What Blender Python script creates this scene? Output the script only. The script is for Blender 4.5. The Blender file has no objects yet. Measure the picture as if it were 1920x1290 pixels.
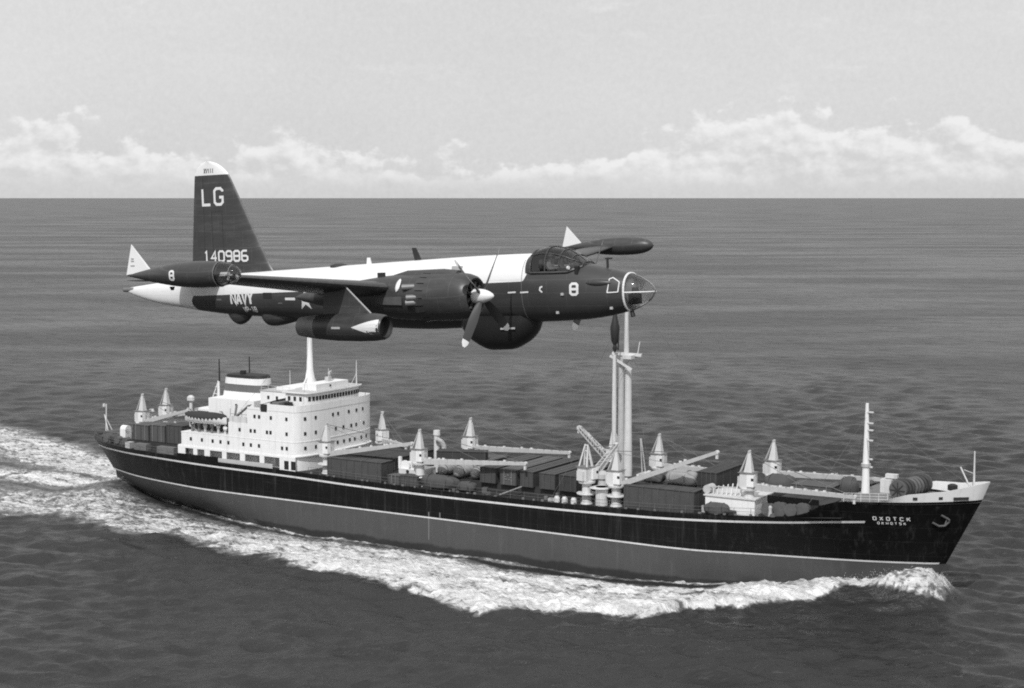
import bpy, bmesh, math, random
import numpy as np
from mathutils import Vector, Matrix

# ------------------------------------------------------------------ camera, sky, sun, exposure
random.seed(7); np.random.seed(7)
SC = bpy.context.scene
COL = SC.collection
CAM_H = 50.0
cam = bpy.data.cameras.new('camera')
cam.sensor_width = 36.0; cam.lens = 56.25
cam.clip_start = 0.5; cam.clip_end = 400000.0
cam_o = bpy.data.objects.new('camera', cam)
cam_o.location = (0, 0, CAM_H)
cam_o.rotation_euler = (math.radians(90) - math.atan(274 / 3000.0), 0, 0)
COL.objects.link(cam_o); SC.camera = cam_o
SC.view_settings.view_transform = 'Standard'; SC.view_settings.look = 'None'
SC.view_settings.gamma = 1.0; SC.view_settings.exposure = 0.0
SC.view_settings.use_curve_mapping = False
SC.cycles.filter_width = 1.9
SC.cycles.max_bounces = 8; SC.cycles.transparent_max_bounces = 16
SC.cycles.use_denoising = False

SUN_AZ = (-0.24, -0.9708)          # horizontal direction towards the sun
SUN_EL = math.radians(47)
sun = bpy.data.lights.new('sun', 'SUN')
sun.energy = 2.8; sun.angle = math.radians(0.6); sun.color = (1, 1, 1)
sun_o = bpy.data.objects.new('sun', sun); COL.objects.link(sun_o)
to_sun = Vector((SUN_AZ[0] * math.cos(SUN_EL), SUN_AZ[1] * math.cos(SUN_EL), math.sin(SUN_EL)))
sun_o.rotation_euler = to_sun.to_track_quat('Z', 'Y').to_euler()
sun_o.location = (-60, -140, 160)


class NT:
    """tiny node helper"""
    def __init__(self, tree): self.t = tree; self.n = tree.nodes; self.l = tree.links
    def node(self, kind, **kw):
        x = self.n.new(kind)
        for k, v in kw.items(): setattr(x, k, v)
        return x
    def put(self, sock, v):
        if v is None: return
        if hasattr(v, 'links') or isinstance(v, bpy.types.NodeSocket): self.l.new(v, sock)
        else: sock.default_value = v
    def math(self, op, a, b=None, c=None, clamp=False):
        x = self.node('ShaderNodeMath', operation=op, use_clamp=clamp)
        self.put(x.inputs[0], a); self.put(x.inputs[1], b); self.put(x.inputs[2], c)
        return x.outputs[0]
    def mapr(self, v, a, b, c=0.0, d=1.0, smooth=True):
        x = self.node('ShaderNodeMapRange')
        x.interpolation_type = 'SMOOTHSTEP' if smooth else 'LINEAR'
        self.put(x.inputs[0], v)
        for i, q in enumerate((a, b, c, d)): self.put(x.inputs[i + 1], q)
        return x.outputs[0]
    def noise(self, vec, scale, detail=4.0, rough=0.55, dist=0.0):
        x = self.node('ShaderNodeTexNoise')
        if vec is not None: self.l.new(vec, x.inputs['Vector'])
        x.inputs['Scale'].default_value = scale; x.inputs['Detail'].default_value = detail
        x.inputs['Roughness'].default_value = rough; x.inputs['Distortion'].default_value = dist
        return x.outputs[0]
    def scale(self, vec, s, rot=(0, 0, 0), loc=(0, 0, 0)):
        x = self.node('ShaderNodeMapping')
        self.l.new(vec, x.inputs[0]); x.inputs['Scale'].default_value = s
        x.inputs['Rotation'].default_value = rot; x.inputs['Location'].default_value = loc
        return x.outputs[0]
    def mixf(self, f, a, b):
        x = self.node('ShaderNodeMix', data_type='FLOAT')
        self.put(x.inputs[0], f); self.put(x.inputs[2], a); self.put(x.inputs[3], b)
        return x.outputs[0]


W = bpy.data.worlds.new('World'); SC.world = W; W.use_nodes = True
wt = NT(W.node_tree); wt.n.clear()
sky = wt.node('ShaderNodeTexSky'); sky.sky_type = 'NISHITA'; sky.sun_disc = False
sky.sun_elevation = SUN_EL; sky.sun_rotation = math.atan2(SUN_AZ[0], SUN_AZ[1]) % (2 * math.pi)
sky.altitude = 50; sky.air_density = 1.0; sky.dust_density = 2.5; sky.ozone_density = 1.0
bw = wt.node('ShaderNodeRGBToBW'); wt.l.new(sky.outputs[0], bw.inputs[0])
tc = wt.node('ShaderNodeTexCoord')
dirv = tc.outputs['Generated']
sep = wt.node('ShaderNodeSeparateXYZ'); wt.l.new(dirv, sep.inputs[0])
el = sep.outputs[2]
# pale veil over the whole sky + band of fair-weather cumulus standing along the horizon
veil_n = wt.noise(wt.scale(dirv, (1, 1, 2.5)), 2.6, 6, 0.6)
grain_n = wt.noise(dirv, 320, 3, 0.75)
veil = wt.math('MULTIPLY_ADD', veil_n, 2.0, 6.75)
veil = wt.math('ADD', veil, wt.math('MULTIPLY_ADD', grain_n, 1.6, -0.8))
SKY_VEIL = 0.80
base = wt.mixf(SKY_VEIL, bw.outputs[0], veil)
cv = wt.scale(dirv, (1, 1, 1.5))
big = wt.noise(wt.scale(dirv, (1, 1, 0.2), loc=(7.7, 3.1, 0)), 3.2, 2, 0.5)
puff = wt.noise(cv, 32, 8, 0.56, 0.08)
puff2 = wt.noise(wt.scale(cv, (1, 1, 1), loc=(0.003, 0, 0.007)), 32, 8, 0.56, 0.08)
top = wt.mapr(big, 0.34, 0.64, 0.020, 0.054)
band = wt.math('SUBTRACT', top, el)
dens = wt.math('ADD', wt.math('MULTIPLY', band, 9.0), wt.math('SUBTRACT', puff, 0.53))
low = wt.mapr(el, 0.002, 0.020)
mask = wt.math('MULTIPLY', wt.mapr(dens, -0.01, 0.10), low)
relief = wt.math('SUBTRACT', puff, puff2)
bright = wt.math('MULTIPLY_ADD', relief, 15.0, 8.2)
bright = wt.math('ADD', bright, wt.math('MULTIPLY_ADD', wt.noise(cv, 70, 6, 0.6), 1.6, -0.9))
shade = wt.mapr(dens, 0.04, 0.42, 0.45, -0.75)
bright = wt.math('ADD', bright, shade)
bright = wt.math('MINIMUM', wt.math('MAXIMUM', bright, 6.6), 9.6)
f1 = wt.mixf(wt.math('MULTIPLY', mask, 0.64), base, bright)
# thin scattered shreds higher up
sh_n = wt.noise(wt.scale(dirv, (1, 1, 3.2)), 14, 7, 0.6, 0.3)
sh = wt.math('MULTIPLY', wt.mapr(sh_n, 0.54, 0.76), wt.mapr(el, 0.03, 0.09))
f2 = wt.math('MULTIPLY_ADD', sh, 0.7, f1)
bg = wt.node('ShaderNodeBackground'); bg.inputs['Strength'].default_value = 0.1
cmb = wt.node('ShaderNodeCombineColor')
for i in range(3): wt.l.new(f2, cmb.inputs[i])
wt.l.new(cmb.outputs[0], bg.inputs['Color'])
wo = wt.node('ShaderNodeOutputWorld'); wt.l.new(bg.outputs[0], wo.inputs[0])


# ------------------------------------------------------------------ materials (the photograph is black and white)
def new_mat(name):
    m = bpy.data.materials.new(name); m.use_nodes = True
    t = NT(m.node_tree); t.n.clear()
    out = t.node('ShaderNodeOutputMaterial')
    p = t.node('ShaderNodeBsdfPrincipled'); t.l.new(p.outputs[0], out.inputs[0])
    return m, t, p, out


def grey(t, p, v):
    if isinstance(v, (int, float)):
        p.inputs['Base Color'].default_value = (v, v, v, 1)
    else:
        c = t.node('ShaderNodeCombineColor')
        for i in range(3): t.l.new(v, c.inputs[i])
        t.l.new(c.outputs[0], p.inputs['Base Color'])


def paint(name, v, rough=0.5, var=0.15, scale=1.5, streak=0.0, bump=0.0, metal=0.0, spec=0.5, bscale=4.0):
    """weathered paint: blotches, optional vertical streaks"""
    m, t, p, out = new_mat(name)
    tcn = t.node('ShaderNodeTexCoord').outputs['Object']
    n1 = t.noise(tcn, scale, 6, 0.6)
    val = t.math('MULTIPLY', t.math('MULTIPLY_ADD', n1, 2 * var, 1 - var), v)
    if streak:
        n2 = t.noise(t.scale(tcn, (1.1, 1.1, 0.06)), 1.6, 5, 0.65)
        s = t.mapr(n2, 0.48, 0.75)
        val = t.math('MULTIPLY', val, t.math('MULTIPLY_ADD', s, streak, 1.0))
    grey(t, p, val)
    p.inputs['Roughness'].default_value = rough; p.inputs['Metallic'].default_value = metal
    p.inputs['Specular IOR Level'].default_value = spec
    if bump:
        b = t.node('ShaderNodeBump'); b.inputs['Strength'].default_value = bump; b.inputs['Distance'].default_value = 0.05
        t.l.new(t.noise(tcn, bscale, 4, 0.6), b.inputs['Height']); t.l.new(b.outputs[0], p.inputs['Normal'])
    return m


def glass(name, tint=0.6, rough=0.03):
    m, t, p, out = new_mat(name)
    t.n.remove(p)
    tr = t.node('ShaderNodeBsdfTransparent'); tr.inputs[0].default_value = (tint, tint, tint, 1)
    gl = t.node('ShaderNodeBsdfGlossy'); gl.inputs[0].default_value = (1, 1, 1, 1); gl.inputs['Roughness'].default_value = rough
    fr = t.node('ShaderNodeFresnel'); fr.inputs[0].default_value = 1.5
    mx = t.node('ShaderNodeMixShader')
    t.l.new(t.math('MULTIPLY_ADD', fr.outputs[0], 0.9, 0.03), mx.inputs[0])
    t.l.new(tr.outputs[0], mx.inputs[1]); t.l.new(gl.outputs[0], mx.inputs[2]); t.l.new(mx.outputs[0], out.inputs[0])
    return m


M = {}
M['hull'] = None
M['boot'] = None
M['line'] = paint('white_line', 0.62, 0.5, 0.25, 0.8, streak=-0.25)
M['white'] = paint('ship_white', 0.81, 0.5, 0.06, 0.9, streak=-0.16)
M['cranepaint'] = paint('crane_pale', 0.62, 0.5, 0.16, 1.2, streak=-0.25)
M['jib'] = paint('jib_grey', 0.46, 0.55, 0.2, 1.5)
M['deck'] = paint('deck_dark', 0.022, 0.8, 0.4, 0.6)
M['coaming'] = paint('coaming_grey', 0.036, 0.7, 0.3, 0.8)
M['dark'] = paint('dark_fitting', 0.02, 0.6, 0.3, 2.0)
M['midgrey'] = paint('mid_grey', 0.16, 0.6, 0.2, 1.0)
M['funnel'] = paint('funnel_band', 0.13, 0.5, 0.15, 0.8, streak=0.15)
M['soot'] = paint('soot_black', 0.018, 0.7, 0.4, 1.0)
M['window'] = paint('window_dark', 0.03, 0.12, 0.3, 3.0)
M['canvas'] = paint('canvas_pale', 0.30, 0.85, 0.2, 1.4, bump=0.5, bscale=2.5)
M['boatcover'] = paint('boat_cover', 0.03, 0.8, 0.2, 1.0, bump=0.4, bscale=2.0)
M['tarp'] = paint('tarpaulin_dark', 0.07, 0.8, 0.3, 0.9, bump=0.6, bscale=1.6)
M['wire'] = paint('wire', 0.12, 0.6, 0.1)
M['rust'] = paint('winch_grey', 0.10, 0.65, 0.4, 1.5)
M['acwhite'] = paint('aircraft_white', 0.80, 0.38, 0.06, 0.9)
M['acblue'] = None
M['mark'] = paint('marking_white', 0.74, 0.5, 0.10, 3.0)
M['markdark'] = paint('marking_dark', 0.10, 0.5, 0.1)
M['metal'] = paint('bare_metal', 0.20, 0.5, 0.3, 3.0, metal=0.3)
M['exhaust'] = paint('exhaust_stain', 0.10, 0.6, 0.4, 3.0)
M['black'] = paint('matt_black', 0.012, 0.6, 0.2)
M['blade'] = paint('propeller_blade', 0.05, 0.4, 0.1)
M['glass'] = glass('clear_glazing', 0.78)
M['glassdark'] = glass('cockpit_glazing', 0.50)
M['skin'] = paint('skin', 0.33, 0.6, 0.1)
M['shirt'] = paint('pale_shirt', 0.45, 0.8, 0.1)
M['cap'] = paint('cap', 0.2, 0.8, 0.1)


def boot_mat():
    m, t, p, out = new_mat('boot_topping')
    oc = t.node('ShaderNodeTexCoord').outputs['Object']
    n1 = t.noise(oc, 0.45, 7, 0.62)
    val = t.math('MULTIPLY', t.math('MULTIPLY_ADD', n1, 0.36, 0.82), 0.068)
    n2 = t.noise(t.scale(oc, (1.0, 1.0, 0.08)), 1.2, 5, 0.65)
    val = t.math('MULTIPLY', val, t.math('MULTIPLY_ADD', t.mapr(n2, 0.5, 0.78), 0.30, 1.0))
    sp = t.node('ShaderNodeSeparateXYZ'); t.l.new(oc, sp.inputs[0])
    edge = t.math('MULTIPLY_ADD', t.noise(t.scale(oc, (1, 1, 0.2)), 0.22, 5, 0.6), 1.6, 0.1)
    wet = t.mapr(t.math('SUBTRACT', sp.outputs[2], edge), -0.25, 0.25, 1.0, 0.0)
    grey(t, p, t.math('MULTIPLY', val, t.math('MULTIPLY_ADD', wet, -0.55, 1.0)))
    t.l.new(t.math('MULTIPLY_ADD', wet, -0.25, 0.6), p.inputs['Roughness'])
    return m


M['boot'] = boot_mat()


def skin_mat(name, v, rough):
    """painted aircraft skin: riveted panels, streaks drawn out along the airflow, slight oil-canning"""
    m, t, p, out = new_mat(name)
    oc = t.node('ShaderNodeTexCoord').outputs['Object']
    n1 = t.noise(oc, 1.1, 6, 0.62); n2 = t.noise(t.scale(oc, (0.16, 1, 1)), 3.4, 6, 0.68)
    br = t.node('ShaderNodeTexBrick'); t.l.new(t.scale(oc, (1, 1, 1), rot=(math.radians(55), 0, 0)), br.inputs['Vector'])
    br.inputs['Scale'].default_value = 1.0; br.inputs['Mortar Size'].default_value = 0.012; br.inputs['Brick Width'].default_value = 0.95; br.inputs['Row Height'].default_value = 0.6
    seam = br.outputs['Fac']
    val = t.math('MULTIPLY', t.math('MULTIPLY_ADD', n1, 0.6, 0.70), t.math('MULTIPLY_ADD', t.mapr(n2, 0.42, 0.75), 0.55, 0.86))
    val = t.math('MULTIPLY', val, t.math('MULTIPLY_ADD', seam, 0.45, 1.0))
    grey(t, p, t.math('MULTIPLY', val, v))
    t.l.new(t.math('MULTIPLY_ADD', n2, 0.25, rough - 0.1), p.inputs['Roughness'])
    b = t.node('ShaderNodeBump'); b.inputs['Strength'].default_value = 0.25; b.inputs['Distance'].default_value = 0.03
    t.l.new(t.math('ADD', t.noise(oc, 1.8, 3, 0.5), t.math('MULTIPLY', seam, -0.3)), b.inputs['Height']); t.l.new(b.outputs[0], p.inputs['Normal'])
    return m


M['acblue'] = skin_mat('aircraft_sea_blue', 0.052, 0.36)


def hull_mat():
    """black topsides: welded strakes, salt and rust runs, scuffs"""
    m, t, p, out = new_mat('hull_black')
    oc = t.node('ShaderNodeTexCoord').outputs['Object']; sp = t.node('ShaderNodeSeparateXYZ'); t.l.new(oc, sp.inputs[0])
    n1 = t.noise(oc, 0.35, 7, 0.65); run = t.noise(t.scale(oc, (1.0, 1.0, 0.05)), 1.5, 6, 0.7)
    scuff = t.noise(t.scale(oc, (0.12, 1, 1.0)), 1.1, 7, 0.7)
    val = t.math('MULTIPLY_ADD', n1, 0.008, 0.001)
    val = t.math('ADD', val, t.math('MULTIPLY', t.mapr(run, 0.50, 0.80), 0.034))
    val = t.math('ADD', val, t.math('MULTIPLY', t.mapr(scuff, 0.58, 0.78), 0.022))
    cv = t.node('ShaderNodeCombineXYZ'); t.l.new(sp.outputs[0], cv.inputs[0]); t.l.new(sp.outputs[2], cv.inputs[1])
    br = t.node('ShaderNodeTexBrick'); t.l.new(cv.outputs[0], br.inputs['Vector']); br.inputs['Scale'].default_value = 1.0
    br.inputs['Mortar Size'].default_value = 0.03; br.inputs['Brick Width'].default_value = 8.0; br.inputs['Row Height'].default_value = 1.9
    grey(t, p, t.math('MULTIPLY_ADD', br.outputs['Fac'], 0.008, val))
    p.inputs['Roughness'].default_value = 0.5; p.inputs['Specular IOR Level'].default_value = 0.22
    b = t.node('ShaderNodeBump'); b.inputs['Strength'].default_value = 0.5; b.inputs['Distance'].default_value = 0.06
    t.l.new(t.math('ADD', t.noise(t.scale(oc, (0.6, 0.6, 1)), 0.9, 3, 0.5), t.math('MULTIPLY', br.outputs['Fac'], -0.25)), b.inputs['Height']); t.l.new(b.outputs[0], p.inputs['Normal'])
    return m


M['hull'] = hull_mat()


def wood_mat(name, v):
    """crate boards: horizontal planks in colour only as fine grain; the battens are geometry"""
    m, t, p, out = new_mat(name)
    oc = t.node('ShaderNodeTexCoord').outputs['Object']
    n1 = t.noise(oc, 0.8, 6, 0.6)
    g = t.noise(t.scale(oc, (0.5, 0.5, 7)), 2.0, 4, 0.6)
    val = t.math('MULTIPLY', t.math('MULTIPLY_ADD', n1, 0.5, 0.62), t.math('MULTIPLY_ADD', g, 0.4, 0.8))
    grey(t, p, t.math('MULTIPLY', val, v))
    p.inputs['Roughness'].default_value = 0.85
    b = t.node('ShaderNodeBump'); b.inputs['Strength'].default_value = 0.4; b.inputs['Distance'].default_value = 0.02
    t.l.new(g, b.inputs['Height']); t.l.new(b.outputs[0], p.inputs['Normal'])
    return m


M['crate'] = wood_mat('crate_boards', 0.072)
M['crate2'] = wood_mat('crate_boards_worn', 0.095)
M['crated'] = wood_mat('crate_boards_dark', 0.046)
M['batten'] = wood_mat('crate_battens', 0.066)


# ------------------------------------------------------------------ mesh helpers
class MB:
    def __init__(self): self.v = []; self.f = []
    def add(self, vs, fs):
        o = len(self.v); self.v += [tuple(map(float, q)) for q in vs]
        self.f += [tuple(i + o for i in q) for q in fs]; return self
    def box(self, x0, x1, y0, y1, z0, z1):
        vs = [(x0, y0, z0), (x1, y0, z0), (x1, y1, z0), (x0, y1, z0), (x0, y0, z1), (x1, y0, z1), (x1, y1, z1), (x0, y1, z1)]
        return self.add(vs, [(0, 3, 2, 1), (4, 5, 6, 7), (0, 1, 5, 4), (1, 2, 6, 5), (2, 3, 7, 6), (3, 0, 4, 7)])
    def cbox(self, c, s, rz=0.0):
        hx, hy, hz = s[0] / 2, s[1] / 2, s[2] / 2; ca, sa = math.cos(rz), math.sin(rz); vs = []
        for dz in (-hz, hz):
            for dx, dy in ((-hx, -hy), (hx, -hy), (hx, hy), (-hx, hy)):
                vs.append((c[0] + dx * ca - dy * sa, c[1] + dx * sa + dy * ca, c[2] + dz))
        return self.add(vs, [(0, 3, 2, 1), (4, 5, 6, 7), (0, 1, 5, 4), (1, 2, 6, 5), (2, 3, 7, 6), (3, 0, 4, 7)])
    def bar(self, p0, p1, w, h=None, w1=None, h1=None):
        """square-section bar from p0 to p1, tapering"""
        h = h or w; w1 = w1 or w; h1 = h1 or h
        a, b = Vector(p0), Vector(p1); d = (b - a).normalized()
        up = Vector((0, 0, 1)) if abs(d.z) < 0.95 else Vector((1, 0, 0))
        s = d.cross(up).normalized(); u = s.cross(d).normalized(); vs = []
        for q, ww, hh in ((a, w, h), (b, w1, h1)):
            for i, j in ((-1, -1), (1, -1), (1, 1), (-1, 1)): vs.append(q + s * (i * ww / 2) + u * (j * hh / 2))
        return self.add(vs, [(0, 1, 2, 3), (7, 6, 5, 4), (0, 4, 5, 1), (1, 5, 6, 2), (2, 6, 7, 3), (3, 7, 4, 0)])
    def tube(self, p0, p1, r0, r1=None, n=10, cap=True):
        r1 = r0 if r1 is None else r1
        a, b = Vector(p0), Vector(p1); d = (b - a).normalized()
        up = Vector((0, 0, 1)) if abs(d.z) < 0.95 else Vector((1, 0, 0))
        s = d.cross(up).normalized(); u = s.cross(d).normalized(); vs = []
        for q, r in ((a, r0), (b, r1)):
            for k in range(n):
                t = 2 * math.pi * k / n; vs.append(q + s * (r * math.cos(t)) + u * (r * math.sin(t)))
        fs = [(k, k + n, (k + 1) % n + n, (k + 1) % n) for k in range(n)]
        if cap: fs += [tuple(range(n)), tuple(range(2 * n - 1, n - 1, -1))]
        return self.add(vs, fs)
    def path(self, pts, r, n=6):
        for a, b in zip(pts[:-1], pts[1:]): self.tube(a, b, r, r, n)
        return self
    def loft(self, rings, closed=True, cap0=True, cap1=True):
        n = len(rings[0]); vs = [q for r in rings for q in r]; fs = []
        for i in range(len(rings) - 1):
            for k in range(n if closed else n - 1):
                a = i * n + k; b = i * n + (k + 1) % n
                fs.append((a, b, b + n, a + n))
        if cap0: fs.append(tuple(range(n - 1, -1, -1)))
        if cap1: fs.append(tuple(range((len(rings) - 1) * n, len(rings) * n)))
        return self.add(vs, fs)
    def lathe_x(self, prof, cy=0, cz=0, n=24, sz=1.0, cap0=True, cap1=True):
        """profile [(x, r)] turned round the x axis"""
        rings = [[(x, cy + r * math.cos(2 * math.pi * k / n), cz + sz * r * math.sin(2 * math.pi * k / n)) for k in range(n)] for x, r in prof]
        return self.loft(rings, True, cap0, cap1)
    def lathe_z(self, prof, cx=0, cy=0, n=16):
        rings = [[(cx + r * math.cos(2 * math.pi * k / n), cy + r * math.sin(2 * math.pi * k / n), z) for k in range(n)] for z, r in prof]
        return self.loft(rings)
    def prism(self, poly, z0, z1):
        n = len(poly); vs = [(x, y, z0) for x, y in poly] + [(x, y, z1) for x, y in poly]
        fs = [(k, (k + 1) % n, (k + 1) % n + n, k + n) for k in range(n)] + [tuple(range(n - 1, -1, -1)), tuple(range(n, 2 * n))]
        return self.add(vs, fs)
    def mesh(self, name, mat=None, smooth=None):
        me = bpy.data.meshes.new(name); me.from_pydata(self.v, [], self.f)
        bm = bmesh.new(); bm.from_mesh(me); bmesh.ops.recalc_face_normals(bm, faces=bm.faces)
        bm.to_mesh(me); bm.free()
        if mat is not None: me.materials.append(mat)
        if smooth: shade(me, smooth)
        return me
    def build(self, name, mat=None, parent=None, smooth=None, loc=None, kind=None):
        return link(name, self.mesh(name, mat, smooth), parent, loc, kind)


def shade(me, deg):
    me.shade_smooth()
    me.set_sharp_from_angle(angle=math.radians(deg))


def link(name, me, parent=None, loc=None, kind=None):
    o = bpy.data.objects.new(name, me); COL.objects.link(o)
    if parent is not None: o.parent = parent
    if loc is not None: o.location = loc
    if kind: o['kind'] = kind
    return o


def tag(o, label=None, cat=None, group=None, kind=None):
    if label: o['label'] = label
    if cat: o['category'] = cat
    if group: o['group'] = group
    if kind: o['kind'] = kind
    return o


def empty(name, loc=(0, 0, 0), rot=(0, 0, 0), parent=None):
    o = bpy.data.objects.new(name, None); COL.objects.link(o)
    o.location = loc; o.rotation_euler = rot
    if parent is not None: o.parent = parent
    return o


def pchip(xs, ys, q):
    """monotone cubic interpolation (xs ascending)"""
    xs = np.asarray(xs, float); ys = np.asarray(ys, float); q = np.asarray(q, float)
    h = np.diff(xs); d = np.diff(ys) / h; m = np.zeros_like(ys); m[0] = d[0]; m[-1] = d[-1]
    for i in range(1, len(xs) - 1):
        if d[i - 1] * d[i] > 0:
            w1 = 2 * h[i] + h[i - 1]; w2 = h[i] + 2 * h[i - 1]
            m[i] = (w1 + w2) / (w1 / d[i - 1] + w2 / d[i])
    i = np.clip(np.searchsorted(xs, q) - 1, 0, len(xs) - 2)
    t = np.clip((q - xs[i]) / h[i], 0, 1)
    return ((2 * t**3 - 3 * t**2 + 1) * ys[i] + (t**3 - 2 * t**2 + t) * h[i] * m[i] + (-2 * t**3 + 3 * t**2) * ys[i + 1] + (t**3 - t**2) * h[i] * m[i + 1])


# block lettering drawn with ribbons: strokes in a box 0.62 wide, 1 high
_o = [(.14, 0), (.48, 0), (.62, .14), (.62, .86), (.48, 1), (.14, 1), (0, .86), (0, .14), (.14, 0)]
GLY = {
 'O': [_o], '0': [_o], '8': [_o, [(0, .5), (.62, .5)]],
 'L': [[(0, 1), (0, 0), (.6, 0)]],
 'G': [[(.62, .8), (.62, .86), (.48, 1), (.14, 1), (0, .86), (0, .14), (.14, 0), (.48, 0), (.62, .14), (.62, .45), (.36, .45)]],
 'C': [[(.62, .8), (.62, .86), (.48, 1), (.14, 1), (0, .86), (0, .14), (.14, 0), (.48, 0), (.62, .14), (.62, .2)]],
 'N': [[(0, 0), (0, 1), (.62, 0), (.62, 1)]], 'A': [[(0, 0), (.31, 1), (.62, 0)], [(.12, .33), (.5, .33)]],
 'V': [[(0, 1), (.31, 0), (.62, 1)]], 'Y': [[(0, 1), (.31, .5), (.62, 1)], [(.31, .5), (.31, 0)]],
 '1': [[(.31, 0), (.31, 1), (.15, .85)]], '4': [[(.46, 0), (.46, 1), (0, .32), (.62, .32)]],
 '9': [[(.62, .5), (.14, .5), (0, .62), (0, .86), (.14, 1), (.48, 1), (.62, .86), (.62, .14), (.48, 0), (.05, 0)]],
 '6': [[(0, .5), (.48, .5), (.62, .38), (.62, .14), (.48, 0), (.14, 0), (0, .14), (0, .86), (.14, 1), (.57, 1)]],
 'P': [[(0, 0), (0, 1), (.48, 1), (.62, .86), (.62, .6), (.48, .46), (.02, .46)]], '-': [[(.1, .5), (.52, .5)]],
 'X': [[(0, 0), (.62, 1)], [(0, 1), (.62, 0)]], 'I': [[(.31, 0), (.31, 1)]],
 'T': [[(0, 1), (.62, 1)], [(.31, .98), (.31, 0)]], 'K': [[(0, 0), (0, 1)], [(.62, 1), (.05, .45)], [(.2, .58), (.62, 0)]],
 'H': [[(0, 0), (0, 1)], [(.62, 0), (.62, 1)], [(.03, .5), (.59, .5)]],
 'S': [[(.62, .86), (.48, 1), (.14, 1), (0, .86), (0, .62), (.14, .5), (.48, .5), (.62, .38), (.62, .14), (.48, 0), (.14, 0), (0, .14)]],
}


def ribbon(mb, pts, w, fn, lift, step):
    closed = pts[0] == pts[-1]
    P = [np.array(q, float) for q in (pts[:-1] if closed else pts)]; n = len(P); L = []; R = []
    for i in range(n):
        a = P[i - 1] if (closed or i) else None
        b = P[(i + 1) % n] if (closed or i < n - 1) else None
        d1 = (P[i] - a) / np.linalg.norm(P[i] - a) if a is not None else None
        d2 = (b - P[i]) / np.linalg.norm(b - P[i]) if b is not None else None
        if d1 is None: d1 = d2
        if d2 is None: d2 = d1
        n1 = np.array([-d1[1], d1[0]]); n2 = np.array([-d2[1], d2[0]]); m = n1 + n2; m = m / np.linalg.norm(m)
        k = min(1.0 / max(m @ n1, 0.35), 1.8)
        L.append(P[i] + m * k * w / 2); R.append(P[i] - m * k * w / 2)
    for i in range(n if closed else n - 1):
        j = (i + 1) % n; ln = np.linalg.norm(P[j] - P[i]); c = max(1, int(math.ceil(ln / step))); rows = []
        for q in range(c + 1):
            t = q / c; l = L[i] * (1 - t) + L[j] * t; r = R[i] * (1 - t) + R[j] * t
            rows.append((fn(l[0], l[1], lift), fn(r[0], r[1], lift)))
        vs = [x for row in rows for x in row]
        mb.add(vs, [(2 * q, 2 * q + 1, 2 * q + 3, 2 * q + 2) for q in range(c)])


def letters(mb, text, u0, v0, h, fn, aspect=1.0, gap=0.30, stroke=0.17, step=0.12, lift=0.012):
    """text along +u starting at u0, baseline v0, letter height h; fn(u, v, lift) -> 3D point"""
    u = u0
    for ch in text:
        if ch in GLY:
            for k, s in enumerate(GLY[ch]):
                pts = [(u + (x * (1 - stroke * .5) + stroke * .31 * .5) * h * aspect, v0 + (stroke / 2 + y * (1 - stroke)) * h) for x, y in s]
                ribbon(mb, pts, stroke * h, fn, lift + 0.002 * k, step)
        u += (0.62 + gap) * h * aspect
    return u
# ------------------------------------------------------------------ ship frame: x forward, y to port, z up, z = 0 at the water
SO = np.array([50.199, 197.922]); SH = math.atan2(-0.52, 0.854)
SHc, SHs = math.cos(SH), math.sin(SH)


def SW(s, y, z=0.0):
    return (SO[0] + s * SHc - y * SHs, SO[1] + s * SHs + y * SHc, z)


# hull lines (s ascending -> half breadth)
L0 = ([-126, -118, -108, -98, -88, -80, -38, -28, -18, -8, 1.0], [0, 1.5, 4.8, 8.0, 9.7, 10, 10, 8.4, 5.6, 2.8, 0])
L1 = ([-131, -128, -122, -110, -102, -95, -86, -36, -29, -22, -14, -5, 2.0], [0, .8, 2.3, 5.9, 8.4, 9.5, 10, 10, 9.4, 7.6, 5.2, 2.6, 0])
L2 = ([-137.7, -136.5, -132, -126, -116, -108, -98, -31, -26.2, -18.9, -11, -5.9, 1.2, 3.6, 4.42], [0, 1.9, 4.3, 6.5, 8.7, 9.8, 10, 10, 9.7, 7.9, 5.95, 4.6, 2.0, .8, 0])
L3 = ([-141.6, -140.6, -138, -132.5, -125, -115, -105, -30, -20, -12, -5, 1, 5, 7.5, 8.4, 8.7], [0, 1.9, 4.4, 7.2, 9.0, 9.8, 10, 10, 9.6, 8.7, 7.4, 5.4, 3.3, 1.5, .6, 0])
EDGE = ([-142.4, -130, -120, -107, -92, -80, -66, -49, -33, -26, -18, -13.5, -11, -8.5, -6.5, 0, 8.7], [9.8, 9.75, 9.65, 9.4, 9.25, 9.0, 8.85, 8.95, 9.3, 9.6, 10.0, 10.3, 10.9, 12.2, 12.7, 12.9, 13.2])
MAIN = ([-142.4, -130, -120, -107, -92, -80, -66, -49, -33, -26, -18, -13.5, -6], [9.8, 9.75, 9.65, 9.4, 9.25, 9.0, 8.85, 8.95, 9.3, 9.6, 10.0, 10.3, 10.7])
STRIPE = ([-142, -130, -120, -107, -92, -80, -66, -49, -33, -26, -18, -9.5, -2.5, 9], [8.65, 8.85, 8.8, 8.6, 8.42, 8.15, 8.0, 8.1, 8.45, 8.75, 9.2, 9.75, 10.2, 10.6])
deck_z = lambda s: float(pchip(*MAIN, s))


# ------------------------------------------------------------------ the sea, one sheet to the horizon
def spaced(a, b, d, grow_lo, lo, grow_hi, hi):
    mid = list(np.arange(a, b, d)); up = []; x = b; st = d
    while x < hi: up.append(x); st *= grow_hi; x += st
    up.append(hi); dn = []; x = a; st = d
    while True:
        st *= grow_lo; x -= st
        if x <= lo: dn.append(lo); break
        dn.append(x)
    return np.array(dn[::-1] + mid + up)


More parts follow.
